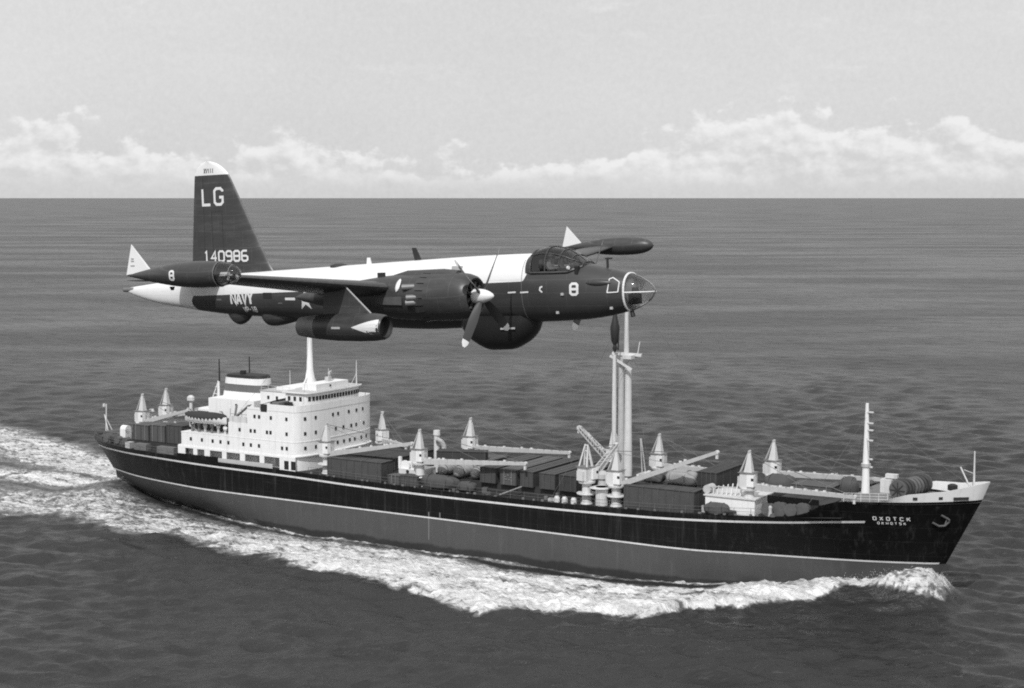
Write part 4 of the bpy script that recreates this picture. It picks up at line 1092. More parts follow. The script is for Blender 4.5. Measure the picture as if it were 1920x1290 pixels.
crate('tall crate on the after hatch, the one farthest aft', -127.3, -123.9, -6.3, -2.9, 10.72, 13.25, 'crate2', group=G3)
crate('tall crate on the after hatch, the middle of three', -123.6, -120.3, -6.3, -2.9, 10.72, 13.45, 'crate2', group=G3)
crate('tall crate on the after hatch, nearest the white house', -120.0, -116.7, -6.3, -2.9, 10.72, 13.7, 'crate', group=G3)
crate('dark low crate on the foredeck hatch, beyond the long stowed jib', -16.3, -10.8, .6, 4.2, 11.4, 12.75, 'crate2')


def bundle(name, label, c, size, z0, mat, seed, cat='bundle', rot=0.0, wrap=True, group=None):
    """canvas thrown over something: a sagging irregular mound with roping"""
    rnd = np.random.RandomState(seed); e = empty(name, SW(c[0], c[1], z0), (0, 0, SH + rot)); tag(e, label, cat, group)
    bm = bmesh.new(); bmesh.ops.create_icosphere(bm, subdivisions=4, radius=1.0)
    ph = rnd.rand(6, 4) * 6.28; fr = 1 + rnd.rand(6, 3) * 2.2
    for v in bm.verts:
        x, y, z = v.co; d = 1.0
        for i in range(6): d += .045 * math.sin(fr[i, 0] * 2 * x + ph[i, 0]) * math.sin(fr[i, 1] * 2 * y + ph[i, 1]) * math.cos(fr[i, 2] * z + ph[i, 2])
        f = lambda q, p: math.copysign(abs(q) ** p, q)
        v.co = (f(x, .72) * d * size[0] / 2, f(y, .72) * d * size[1] / 2, max((f(z, .8) * d * .5 + .5), 0.0) * size[2])
    me = bpy.data.meshes.new('cover'); bm.to_mesh(me); bm.free(); me.materials.append(M[mat]); shade(me, 60)
    link('cover', me, e)
    if wrap:
        for k in (-.25, .25):
            mb = MB(); pts = [(k * size[0] + .0, size[1] * .51 * math.cos(t), size[2] * (.5 + .51 * math.sin(t))) for t in np.linspace(-.3, math.pi + .3, 14)]
            mb.path(pts, .035, 5); mb.build('lashing', M['dark'], e)
    return e


def capsule(label, s, y0, y1, z, r, group):
    e = empty('wrapped_bundle', SW(s, (y0 + y1) / 2, z - r), (0, 0, SH)); tag(e, label, 'bundle', group)
    h = (y1 - y0) / 2; prof = [(-h, .02), (-h + .12, .35 * r), (-h + .4, .7 * r), (-h + .9, .93 * r), (-h + 1.6, r), (h - 1, r * .95), (h - .3, .6 * r), (h, .05)]
    xs = np.linspace(-h, h, 26); rr_ = pchip([p[0] for p in prof], [p[1] for p in prof], xs); rings = []
    for x, q in zip(xs, rr_):
        rings.append([((q * (1 + .05 * math.sin(3 * t + x * 2))) * math.cos(t), x, r + q * (1 + .04 * math.cos(4 * t + x)) * math.sin(t) * (1 if math.sin(t) > 0 else .95)) for t in np.linspace(0, 2 * math.pi, 20, endpoint=False)])
    MB().loft(rings).build('cover', M['canvas'], e, 60)
    for k in (-.3, .2):
        q = float(np.interp(k * 2 * h, xs, rr_)); mb = MB(); mb.path([((q + .04) * math.cos(t), k * 2 * h, r + (q + .04) * math.sin(t)) for t in np.linspace(0, 2 * math.pi, 18)], .035, 5); mb.build('lashing', M['dark'], e)
    mb = MB(); mb.box(-r * .8, r * .8, -h * .5, -h * .5 + .25, 0, .3); mb.box(-r * .8, r * .8, h * .4, h * .4 + .25, 0, .3); mb.build('cradle', M['batten'], e)


G4 = 'pale wrapped bundles below the near crane jib'
capsule('pale wrapped bundle with rounded end under the jib, leftmost of three', -67.0, -6.6, -1.4, 10.95, .86, G4)
capsule('pale wrapped bundle with rounded end under the jib, middle of three', -64.0, -7.0, -1.6, 10.95, .9, G4)
capsule('pale wrapped bundle with rounded end under the jib, next to the long crates', -61.3, -6.7, -1.4, 11.0, .86, G4)
bundle('tarpaulin_heap', 'dark tarpaulin heap at the rail below the pale wrapped bundles', (-65.8, -8.2), (6.4, 2.0, 2.0), 8.72, 'tarp', 4)
bundle('tarpaulin_heap', 'small dark tarpaulin heap right of the larger one at the rail', (-61.2, -8.2), (2.8, 1.8, 1.5), 8.75, 'tarp', 5)
bundle('canvas_heap', 'pale canvas heap lashed on a low dark crate under the raised jib', (-29.9, -4.2), (4.3, 3.0, 2.05), 12.01, 'canvas', 8)
bundle('tarpaulin_heap', 'dark tarpaulin heap left of the pale canvas heap', (-33.7, -4.6), (2.9, 2.6, 1.5), 12.01, 'tarp', 9)
bundle('tarpaulin_heap', 'dark tarpaulin heap on the foredeck under the far crane', (-19.0, 3.4), (4.4, 3.6, 3.4), 9.9, 'tarp', 11)
bundle('tarpaulin_heap', 'dark tarpaulin heap on the foredeck just aft of the foremast', (-9.9, 4.6), (2.6, 2.6, 3.2), 10.4, 'tarp', 12)
bundle('tarpaulin_heap', 'low dark tarpaulin heap at the rail beside the white crane house', (-22.6, -8.95), (3.6, 1.4, 1.6), 9.6, 'tarp', 15)
bundle('tarpaulin_heap', 'grey tarpaulin heap at the stern rail abaft the tall crates', (-133.4, -5.2), (3.4, 2.2, 1.6), 9.62, 'tarp', 16)
# cable reel on the forecastle
e = empty('cable_reel', SW(-.5, .9, 12.62), (0, 0, SH - .2)); tag(e, 'large dark ribbed cable reel lying on the forecastle, right of the foremast', 'reel')
for y_ in (-3.3, 3.3):
    mb = MB(); mb.tube((0, y_ - .07, 1.2), (0, y_ + .07, 1.2), 1.2, 1.2, 28); o = mb.build('flange', M['rust'], e, 30)
    mb = MB()
    for k in range(8): a_ = k * math.pi / 4; mb.bar((0, y_ * 1.04, 1.15), (1.0 * math.cos(a_), y_ * 1.04, 1.15 + 1.0 * math.sin(a_)), .1)
    mb.build('spoke', M['coaming'], o)
mb = MB(); mb.tube((0, -3.2, 1.2), (0, 3.2, 1.2), .8, .8, 24); mb.build('drum', M['dark'], e, 30)
for y_ in np.linspace(-2.8, 2.8, 8):
    mb = MB(); n = 26; R_, r_ = 1.0, .22
    rings = [[((R_ + r_ * math.cos(b)) * math.cos(a_), y_ + r_ * math.sin(b), 1.15 + (R_ + r_ * math.cos(b)) * math.sin(a_)) for b in np.linspace(0, 2 * math.pi, 8, endpoint=False)] for a_ in np.linspace(0, 2 * math.pi, n)]
    mb.loft(rings, True, False, False); mb.build('cable_turn', M['rust'] if int(y_ * 10) % 2 else M['coaming'], e, 60)
pk = empty('wooden_plank', SW(-54.2, -8.3, 8.85), (0, 0, SH)); tag(pk, 'pale plank leaning from the rail up to the long crates', 'plank')
MB().bar((-1.4, -.9, .05), (1.3, 1.25, 1.25), .32, .09).build('board', M['canvas'], pk); MB().bar((-1.45, -.95, .02), (-1.15, -.7, .16), .34, .12).build('end_cleat', M['batten'], pk)
# lifeboat in its davits
lb = empty('lifeboat', SW(-109.1, -9.0, 15.0), (0, 0, SH)); tag(lb, 'white lifeboat with dark canvas cover hung beside the funnel', 'lifeboat')
xs = np.linspace(-4.3, 4.3, 23); hb = 1.25 * np.maximum(1 - (np.abs(xs) / 4.32) ** 2.6, 0.0) ** .75; gz = 1.05 + .32 * (xs / 4.3) ** 2
rings = [[(x, b * math.sin(t) ** 1 if abs(t) < 1.57 else b * math.copysign(1, t), g * (1 - math.cos(t) ** 1.0 * (1 - .12 * (x / 4.3) ** 2))) for t in np.linspace(-math.pi / 2, math.pi / 2, 13)] for x, b, g in zip(xs, np.maximum(hb, .03), gz)]
MB().loft(rings, False, False, False).build('boat_hull', M['white'], lb, 50)
rings = []
for i, (x, b, g) in enumerate(zip(xs, np.maximum(hb, .03), gz)):
    rings.append([(x, (b + .05) * math.cos(t), g - .02 + (.62 * b + .05) * math.sin(t)) for t in np.linspace(0, math.pi, 11)])
MB().loft(rings, False, False, False).build('canvas_cover', M['boatcover'], lb, 50)
for i in range(11):
    x0 = -3.9 + i * .72
    for sg in (-1, 1):
        b0 = float(np.interp(x0, xs, hb)); b1 = float(np.interp(x0 + .7, xs, hb)); g0 = float(np.interp(x0 + .35, xs, gz))
        MB().add([(x0, sg * (b0 + .06), g0 + .04), (x0 + .7, sg * (b1 + .06), g0 + .04), (x0 + .35, sg * ((b0 + b1) / 2 + .05), g0 - .32)], [(0, 1, 2)]).build('cover_flap', M['boatcover'], lb)
mb = MB(); mb.box(-2.4, -2.2, -.5, .5, -.12, .14); mb.box(2.2, 2.4, -.5, .5, -.12, .14); mb.build('boat_chock', M['cranepaint'], lb)

# spray thrown off the bow
rnd = np.random.RandomState(21); mb = MB()
for _ in range(380):
    s_ = rnd.uniform(-9, 5.2); side = -1 if rnd.rand() < .8 else 1
    b_ = float(np.interp(s_, L2[0], L2[1])); hp_ = float(np.interp(s_, [-9, -3, 1, 3.2, 5.2], [1.5, 2.9, 3.7, 3.4, 1.8]))
    o_ = abs(rnd.randn()) * .4; z_ = hp_ * math.exp(-(o_ / 1.9) ** 2) + abs(rnd.randn()) * .45
    x, y, z = SW(s_, side * (b_ + .1 + o_), z_); r = rnd.uniform(.015, .05) * (1.5 if rnd.rand() < .12 else 1)
    mb.add([(x + r, y, z), (x - r, y, z), (x, y + r, z), (x, y - r, z), (x, y, z + r), (x, y, z - r)], [(0, 2, 4), (2, 1, 4), (1, 3, 4), (3, 0, 4), (2, 0, 5), (1, 2, 5), (3, 1, 5), (0, 3, 5)])
me = bpy.data.meshes.new('bow_spray'); me.from_pydata(mb.v, [], mb.f); me.materials.append(paint('spray', .8, .9, .05))
tag(link('bow_spray', me), 'white spray flying off the bow wave', 'spray', kind='stuff')
# ------------------------------------------------------------------ the patrol aircraft: x forward from the nose tip, y to port, z up
AC = empty('patrol_aircraft', (5.512, 61.301, 46.451), (math.radians(.31), math.radians(-2.17), math.radians(-31.41)))
tag(AC, 'dark twin engined patrol aircraft with white top flying over the ship', 'aircraft')
FS = [(-27.95, .34, .22, .05), (-27.2, .42, -.05, .17), (-25.8, .57, -.38, .30), (-24.2, .74, -.60, .44), (-22.5, .88, -.80, .58), (-20.6, .98, -.95, .72),
      (-18.6, 1.05, -1.02, .86), (-16.4, 1.14, -1.16, .98), (-13.3, 1.27, -1.42, 1.08), (-10.5, 1.39, -1.52, 1.12), (-7.5, 1.50, -1.38, 1.12), (-5.4, 1.54, -1.22, 1.08),
      (-4.2, 1.34, -1.17, 1.03), (-3.0, 1.13, -1.10, .95), (-2.0, .92, -.97, .84), (-1.05, .69, -.75, .68), (-.7, .57, -.62, .56), (-.4, .42, -.46, .42), (-.15, .24, -.27, .24), (0, .03, -.03, .03)]
fx = [q[0] for q in FS]
f_top = lambda x: float(pchip(fx, [q[1] for q in FS], x)); f_bot = lambda x: float(pchip(fx, [q[2] for q in FS], x)); f_hw = lambda x: float(pchip(fx, [q[3] for q in FS], x))
EXP = 2.25


def f_ring(x, n=56, grow=0.0):
    t_, b_, w_ = f_top(x) + grow, f_bot(x) - grow, f_hw(x) + grow; c = (t_ + b_) / 2; h = (t_ - b_) / 2; r = []
    for k in range(n):
        a = 2 * math.pi * k / n; ca, sa = math.cos(a), math.sin(a)
        r.append((x, w_ * math.copysign(abs(ca) ** (2 / EXP), ca), c + h * math.copysign(abs(sa) ** (2 / EXP), sa)))
    return r


def f_y(x, z):
    t_, b_, w_ = f_top(x), f_bot(x), f_hw(x); c = (t_ + b_) / 2; h = (t_ - b_) / 2
    return w_ * max(1 - min(abs((z - c) / h), 1) ** EXP, 0) ** (1 / EXP)


fus_fn = lambda u, v, l: (u, -(f_y(u, v) + l), v)


def fuselage_mat():
    m, t, p, out = new_mat('fuselage_paint')
    oc = t.node('ShaderNodeTexCoord').outputs['Object']; sp = t.node('ShaderNodeSeparateXYZ'); t.l.new(oc, sp.inputs[0]); x, y, z = sp.outputs
    zl = t.mapr(x, -22.6, -5.2, -.02, .47, smooth=False)
    up = t.math('GREATER_THAN', z, zl)
    # white stops at a curved edge behind the cockpit
    fe = t.math('MULTIPLY_ADD', t.math('POWER', t.math('MAXIMUM', t.math('SUBTRACT', z, .47), 0.0), 0.55), .42, -5.36)
    up = t.math('MULTIPLY', up, t.math('LESS_THAN', x, fe))
    # white tail cone: rounded edge of the dark flank
    zq = t.math('ADD', z, .35)
    te = t.math('MULTIPLY_ADD', t.math('MULTIPLY', zq, zq), 1.5, -23.35)
    tail = t.math('LESS_THAN', x, te)
    w = t.math('MAXIMUM', up, tail)
    n1 = t.noise(oc, .9, 6, .6); n2 = t.noise(t.scale(oc, (.25, 1, 1)), 3.0, 5, .65)
    wv = t.math('MULTIPLY', t.math('MULTIPLY_ADD', n1, .14, .92), t.math('MULTIPLY_ADD', t.mapr(n2, .52, .75), -.10, .80))
    dv = t.math('MULTIPLY', t.math('MULTIPLY_ADD', n1, .44, .78), t.math('MULTIPLY_ADD', t.mapr(n2, .5, .75), .012, .045))
    cv = t.node('ShaderNodeCombineXYZ'); t.l.new(x, cv.inputs[0]); t.l.new(z, cv.inputs[1])
    br = t.node('ShaderNodeTexBrick'); t.l.new(cv.outputs[0], br.inputs['Vector']); br.inputs['Scale'].default_value = 1.0
    br.inputs['Mortar Size'].default_value = .011; br.inputs['Brick Width'].default_value = 1.7; br.inputs['Row Height'].default_value = .52
    dv = t.math('MULTIPLY', dv, t.math('MULTIPLY_ADD', br.outputs['Fac'], .5, 1.08)); wv = t.math('MULTIPLY', wv, t.math('MULTIPLY_ADD', br.outputs['Fac'], -.14, 1.0))
    grey(t, p, t.mixf(w, dv, wv)); p.inputs['Roughness'].default_value = .36
    b = t.node('ShaderNodeBump'); b.inputs['Strength'].default_value = .12; b.inputs['Distance'].default_value = .03
    t.l.new(t.noise(oc, 1.6, 3, .5), b.inputs['Height']); t.l.new(b.outputs[0], p.inputs['Normal'])
    return m


xs = np.unique(np.concatenate([np.linspace(-27.95, -22, 26), np.linspace(-22, -5.6, 50), np.linspace(-5.6, -2.7, 30), np.linspace(-2.7, -1.05, 10)]))
rings = [f_ring(x) for x in xs]; n = 56; mb = MB(); mb.v = [q for r in rings for q in r]
for i in range(len(xs) - 1):
    for k in range(n):
        a, b = i * n + k, i * n + (k + 1) % n; xc = (xs[i] + xs[i + 1]) / 2; zc = (rings[i][k][2] + rings[i][(k + 1) % n][2]) / 2
        if -4.98 < xc < -3.05 and zc > .93: continue          # cockpit opening
        mb.f.append((a, b, b + n, a + n))
mb.f.append(tuple(range(n - 1, -1, -1)))
mb.build('fuselage', fuselage_mat(), AC, 40)
# cockpit interior
mb = MB(); mb.box(-5.0, -2.9, -.9, .9, .15, .2); mb.box(-5.02, -4.95, -.85, .85, .2, 1.5); mb.box(-3.1, -2.95, -.8, .8, .2, 1.02); mb.build('cockpit_interior', M['black'], AC)
for y_ in (-.48, .48):
    mb = MB(); mb.box(-4.62, -4.1, y_ - .25, y_ + .25, .2, .62); mb.box(-4.72, -4.58, y_ - .25, y_ + .25, .5, 1.3); mb.build('crew_seat', M['midgrey'], AC)
# nose glazing
mb = MB(); nr = [f_ring(x, 40) for x in (-1.05, -.9, -.7, -.55, -.4, -.27, -.15, -.07, 0)]; mb.loft(nr, True, False, True); mb.build('nose_glazing', M['glass'], AC, 60)
MB().loft([f_ring(-1.07, 40, -.03), f_ring(-1.13, 40, -.03)]).build('nose_bulkhead', M['jib'], AC)
mb = MB(); mb.box(-1.05, -.7, -.25, .2, -.5, -.1); mb.tube((-.8, -.15, -.3), (-.8, -.15, .15), .16, .13, 10); mb.build('bombardier_seat', M['coaming'], AC)


def hoop(x, r, name, mat, n=40, grow=.01):
    pts = f_ring(x, n, grow); mb = MB(); mb.path(pts + [pts[0]], r, 6); return mb.build(name, mat, AC)


hoop(-1.05, .045, 'nose_frame_ring', M['acwhite'])
mb = MB()
for sg in (-1, 1): mb.path([(x, sg * (f_y(x, -.02) + .012), -.02) for x in np.linspace(-1.05, -.02, 10)], .026, 6)
mb.build('nose_frame_bar', M['acwhite'], AC)
mb = MB(); mb.path([(x, 0, f_top(x) + .01) for x in np.linspace(-1.05, -.02, 10)], .018, 6); mb.path([(x, 0, f_bot(x) - .01) for x in np.linspace(-1.05, -.02, 10)], .018, 6); mb.build('nose_frame_bar', M['metal'], AC)
# quarter window with its white outline
for sg in (-1, 1):
    q = [(-1.68, -.02), (-1.25, .0), (-1.22, .38), (-1.5, .55), (-1.63, .50)]
    mb = MB(); pts = [(x, sg * (f_y(x, z) + .02), z) for x, z in q]; mb.path(pts + [pts[0]], .026, 6); fr_ = mb.build('quarter_window_frame', M['acwhite'], AC)
    MB().add([(x, sg * (f_y(x, z) + .012), z) for x, z in q], [(0, 1, 2, 3, 4)]).build('pane', M['window'], fr_)
# canopy
CX = [-5.22, -5.05, -4.85, -4.5, -4.1, -3.7, -3.35, -3.05, -2.8]; CT = [1.50, 1.63, 1.74, 1.80, 1.76, 1.65, 1.47, 1.27, 1.08]


def can_ring(x, n=25, g=0.0):
    top = float(pchip(CX, CT, x)) + g; z0 = .80 if x < -3.4 else .80 + (x + 3.4) * .42; w = f_y(x, min(z0, f_top(x) - .02)) + .035 + g
    return [(x, w * math.copysign(abs(math.cos(a)) ** .72, math.cos(a)), z0 + (top - z0) * abs(math.sin(a)) ** .85) for a in np.linspace(0, math.pi, n)]


cx_ = np.linspace(-5.2, -2.82, 28)
MB().loft([can_ring(x) for x in cx_ if x > -5.0], False, False, False).build('canopy_glazing', M['glassdark'], AC, 60)
MB().loft([can_ring(x, g=.004) for x in cx_ if x <= -4.92], False, False, False).build('canopy_fairing', M['acblue'], AC, 60)
for x in (-4.98, -4.35, -3.75, -3.3, -2.9):
    mb = MB(); mb.path(can_ring(x, 25, .012), .03 if x > -4.9 else .05, 6); mb.build('canopy_frame', M['acblue'], AC)
for k in (0, 6, 12, 18, 24):
    mb = MB(); mb.path([can_ring(x, 25, .012)[k] for x in np.linspace(-4.98, -2.9, 14)], .022 if k not in (0, 24) else .05, 6); mb.build('canopy_frame', M['acblue'], AC)
mb = MB()
for q in (-3.9, -3.45): mb.tube((q - .25, -.5, 1.05), (q, -.5, 1.05), .03)
mb.tube((-3.35, -.88, .97), (-3.28, -.9, .97), .07, .07, 10); mb.build('windscreen_lamp', M['mark'], AC)
# blister on the starboard cheek, scoops and aerials
mb = MB(); rings = []
for t in np.linspace(-1, 1, 15):
    x = -2.05 + t * .6; r = .13 * max(1 - t * t, 0) ** .7; y0 = -(f_y(x, .36) - .06)
    rings.append([(x, y0 - (r * 1.1 + .01) * math.cos(a), .36 + (r + .01) * 1.0 * math.sin(a)) for a in np.linspace(-math.pi / 2, math.pi / 2, 9)])
mb.loft(rings, False, False, False).build('cheek_blister', M['acblue'], AC, 60)
mb = MB(); mb.tube((-2.05, 0, .88), (-2.05, 0, 1.28), .05, .05, 8); mb.cbox((-2.0, 0, 1.28), (.28, .1, .06)); mb.build('pitot_mast', M['dark'], AC)
mb = MB(); mb.tube((-1.0, -.1, -.74), (-.93, -.12, -.98), .08, .1, 8); mb.build('drift_sight', M['black'], AC)


def blade_aerial(x, y, z, c, h, sweep, mat, th=.05, name='blade_aerial'):
    vs = [(x, y - th, z), (x - c, y - th, z), (x - c - sweep + c * .3, y - th * .4, z + h), (x - sweep, y - th * .4, z + h)]
    vs += [(a, 2 * y - b, d) for a, b, d in vs]
    return MB().add(vs, [(0, 1, 2, 3), (7, 6, 5, 4), (0, 4, 5, 1), (1, 5, 6, 2), (2, 6, 7, 3), (3, 7, 4, 0)]).build(name, mat, AC)


blade_aerial(-13.45, 0, 1.22, .22, .30, .05, M['acwhite']); blade_aerial(-10.85, 0, 1.34, .3, .55, .25, M['dark'])
mb = MB(); mb.lathe_z([(1.0, .42), (1.24, .36), (1.30, .15)], -15.2, 0, 16); mb.build('dorsal_hatch', M['coaming'], AC, 40)
MB().box(-8.72, -8.25, -f_y(-8.5, .95) - .03, -f_y(-8.5, .95) + .2, .78, 1.12).build('cabin_window', M['jib'], AC)
mb = MB(); mb.path([(-5.36, -(f_y(-5.36, z) + .004), z) for z in np.linspace(-1.1, 1.3, 24)], .012, 4); mb.build('skin_joint', M['midgrey'], AC)
# belly radome, ventral fairings
mb = MB(); RX = [-8.8, -8.55, -8.05, -7.35, -6.55, -5.85, -5.4, -5.17]; RB = [-1.3, -1.7, -2.1, -2.36, -2.33, -2.05, -1.65, -1.2]; RW = [.35, .7, .95, 1.02, 1.0, .85, .6, .25]; rings = []
for x in np.linspace(-8.8, -5.17, 30):
    b_ = float(pchip(RX, RB, x)); w_ = float(pchip(RX, RW, x)); t_ = -.9
    rings.append([(x, w_ * math.copysign(abs(math.cos(a)) ** .85, math.cos(a)), t_ - (t_ - b_) * abs(math.sin(a)) ** .8) for a in np.linspace(math.pi, 2 * math.pi, 25)])
rad = mb.loft(rings, False, True, True).build('belly_radome', paint('radome', .022, .30, .2), AC, 60)
mb = MB(); mb.bar((-6.45, -1.0, -1.42), (-5.85, -.87, -1.40), .03, .07); mb.build('radome_mark', M['jib'], rad)


def belly_blob(x0, x1, zb, w, mat, name, pk=.5):
    rings = []
    for t in np.linspace(0, 1, 17):
        x = x0 + (x1 - x0) * t; f = (min(t / pk, 1) if t < pk else (1 - t) / (1 - pk)); f = max(math.sin(f * math.pi / 2), .02) ** .8; zt = f_bot(x) + .25; zbx = f_bot(x) + .05 - (f_bot(x) + .05 - zb) * f
        rings.append([(x, w * (.25 + .75 * f) * math.cos(a), zt - (zt - zbx) * abs(math.sin(a)) ** .7) for a in np.linspace(math.pi, 2 * math.pi, 15)])
    return MB().loft(rings, False, True, True).build(name, mat, AC, 50)


belly_blob(-21.6, -20.2, -1.36, .36, M['acblue'], 'ventral_blister'); belly_blob(-19.6, -17.2, -1.42, .5, M['acblue'], 'ventral_fairing', .25)
# fin and rudder
def fin_sec(z):
    k = (z - .9) / (6.05 - .9); le = -18.85 + (-21.42 + 18.85) * min(max((z - 1.0) / 4.9, 0), 1.1); te = -23.68 + .5 * k
    if z < 1.15: le += .25 * ((1.15 - z) / .3) ** 1.6
    if z > 5.2:
        q = min((z - 5.2) / .86, 1); mid = (le + te) / 2 - .1; f = max(1 - q ** 2.4, 0) ** .5; le, te = mid + (le - mid) * max(f, .08), mid + (te - mid) * max(f, .08)
    return le, te


def foil(le, te, z, th, n=14, axis='z', y0=0.0):
    pts = []
    for s_ in (1, -1):
        for i in range(n):
            u = (1 - math.cos(math.pi * i / n)) / 2 if s_ == 1 else (1 + math.cos(math.pi * i / n)) / 2
            yt = th * 5 * (.2969 * math.sqrt(u) - .126 * u - .3516 * u**2 + .2843 * u**3 - .1036 * u**4)
            pts.append((le + (te - le) * u, s_ * yt))
    if axis == 'z': return [(a, b, z) for a, b in pts]
    return [(a, y0, z + b) for a, b in pts]


zs = np.concatenate([np.linspace(.75, 5.2, 18), np.linspace(5.3, 6.05, 9)])
fin_m = [foil(*fin_sec(z), z, .36 * (1 - .55 * (z - .75) / 5.3)) for z in zs]; k_ = [i for i, z in enumerate(zs) if z >= 5.4][0]
zsp = 5.42
fin = MB().loft([r for r, z in zip(fin_m, zs) if z < zsp] + [foil(*fin_sec(zsp), zsp, .36 * (1 - .55 * (zsp - .75) / 5.3))]).build('fin', M['acblue'], AC, 40)
MB().loft([foil(*fin_sec(zsp), zsp + .001, .36 * (1 - .55 * (zsp - .75) / 5.3))] + [r for r, z in zip(fin_m, zs) if z > zsp]).build('fin_tip', M['acwhite'], AC, 40)['label'] = 'white rounded fin tip'


def fin_fn(u, v, l):
    le, te = fin_sec(v); w = min(max((u - le) / (te - le), 0.001), 1); th = .36 * (1 - .55 * (v - .75) / 5.3)
    return (u, -(th * 5 * (.2969 * math.sqrt(w) - .126 * w - .3516 * w**2 + .2843 * w**3 - .1036 * w**4)) - l, v)


mb = MB(); letters(mb, 'LG', -22.78, 4.02, .84, fin_fn, 1.02, .26, .15, .2); mb.build('fin_code', M['mark'], fin)['label'] = 'white letters LG'
mb = MB(); letters(mb, '140986', -22.85, 1.47, .54, fin_fn, 1.08, .18, .17, .2); mb.build('serial_number', M['mark'], fin)['label'] = 'white serial number 140986'
mb = MB(); letters(mb, 'XVIII', -22.62, 5.5, .24, fin_fn, .75, .08, .16, .1); mb.build('fin_tip_lettering', M['markdark'], fin)
mb = MB()
for a, b, c, d in ((-22.25, 1.9, -22.25, 3.75), (-21.6, 1.9, -21.6, 3.8), (-22.25, 3.75, -21.6, 3.8), (-22.8, 1.3, -22.72, 5.3)): ribbon(mb, [(a, b), (c, d)], .028, fin_fn, .006, .2)
mb.build('fin_panel_line', M['coaming'], fin)
# tailplane
for sg in (-1, 1):
    ring = [foil(-21.2 - .16 * y, -23.95 + .08 * y, .78 + .02 * y, .30 - .045 * y, axis='y', y0=sg * y) for y in (.3, 1.5, 3.0, 4.1, 4.4)]
    ring.append(foil(-22.3, -23.4, .87, .05, axis='y', y0=sg * 4.6)); MB().loft(ring).build('tailplane', M['acblue'], AC, 40)
# wings
WY = [.6, 2.5, 4.8, 9.0, 12.5, 14.95]; WLE = [-8.75, -8.85, -8.98, -9.18, -9.42, -9.62]; WC = [4.55, 4.3, 4.0, 3.15, 2.45, 2.0]; WZ = [.36, .38, .45, .86, 1.20, 1.44]; WT = [.72, .68, .60, .43, .30, .22]


def wing_ring(y, sg):
    le, c, z, th = (float(np.interp(y, WY, q)) for q in (WLE, WC, WZ, WT)); r = foil(0, -c, 0, th, 18, 'y', sg * y); inc = math.radians(2.0); o = []
    for x, yy, zz in r: o.append((le + x * math.cos(inc) - zz * math.sin(inc) * 0, yy, z + zz + x * math.sin(inc)))
    return o


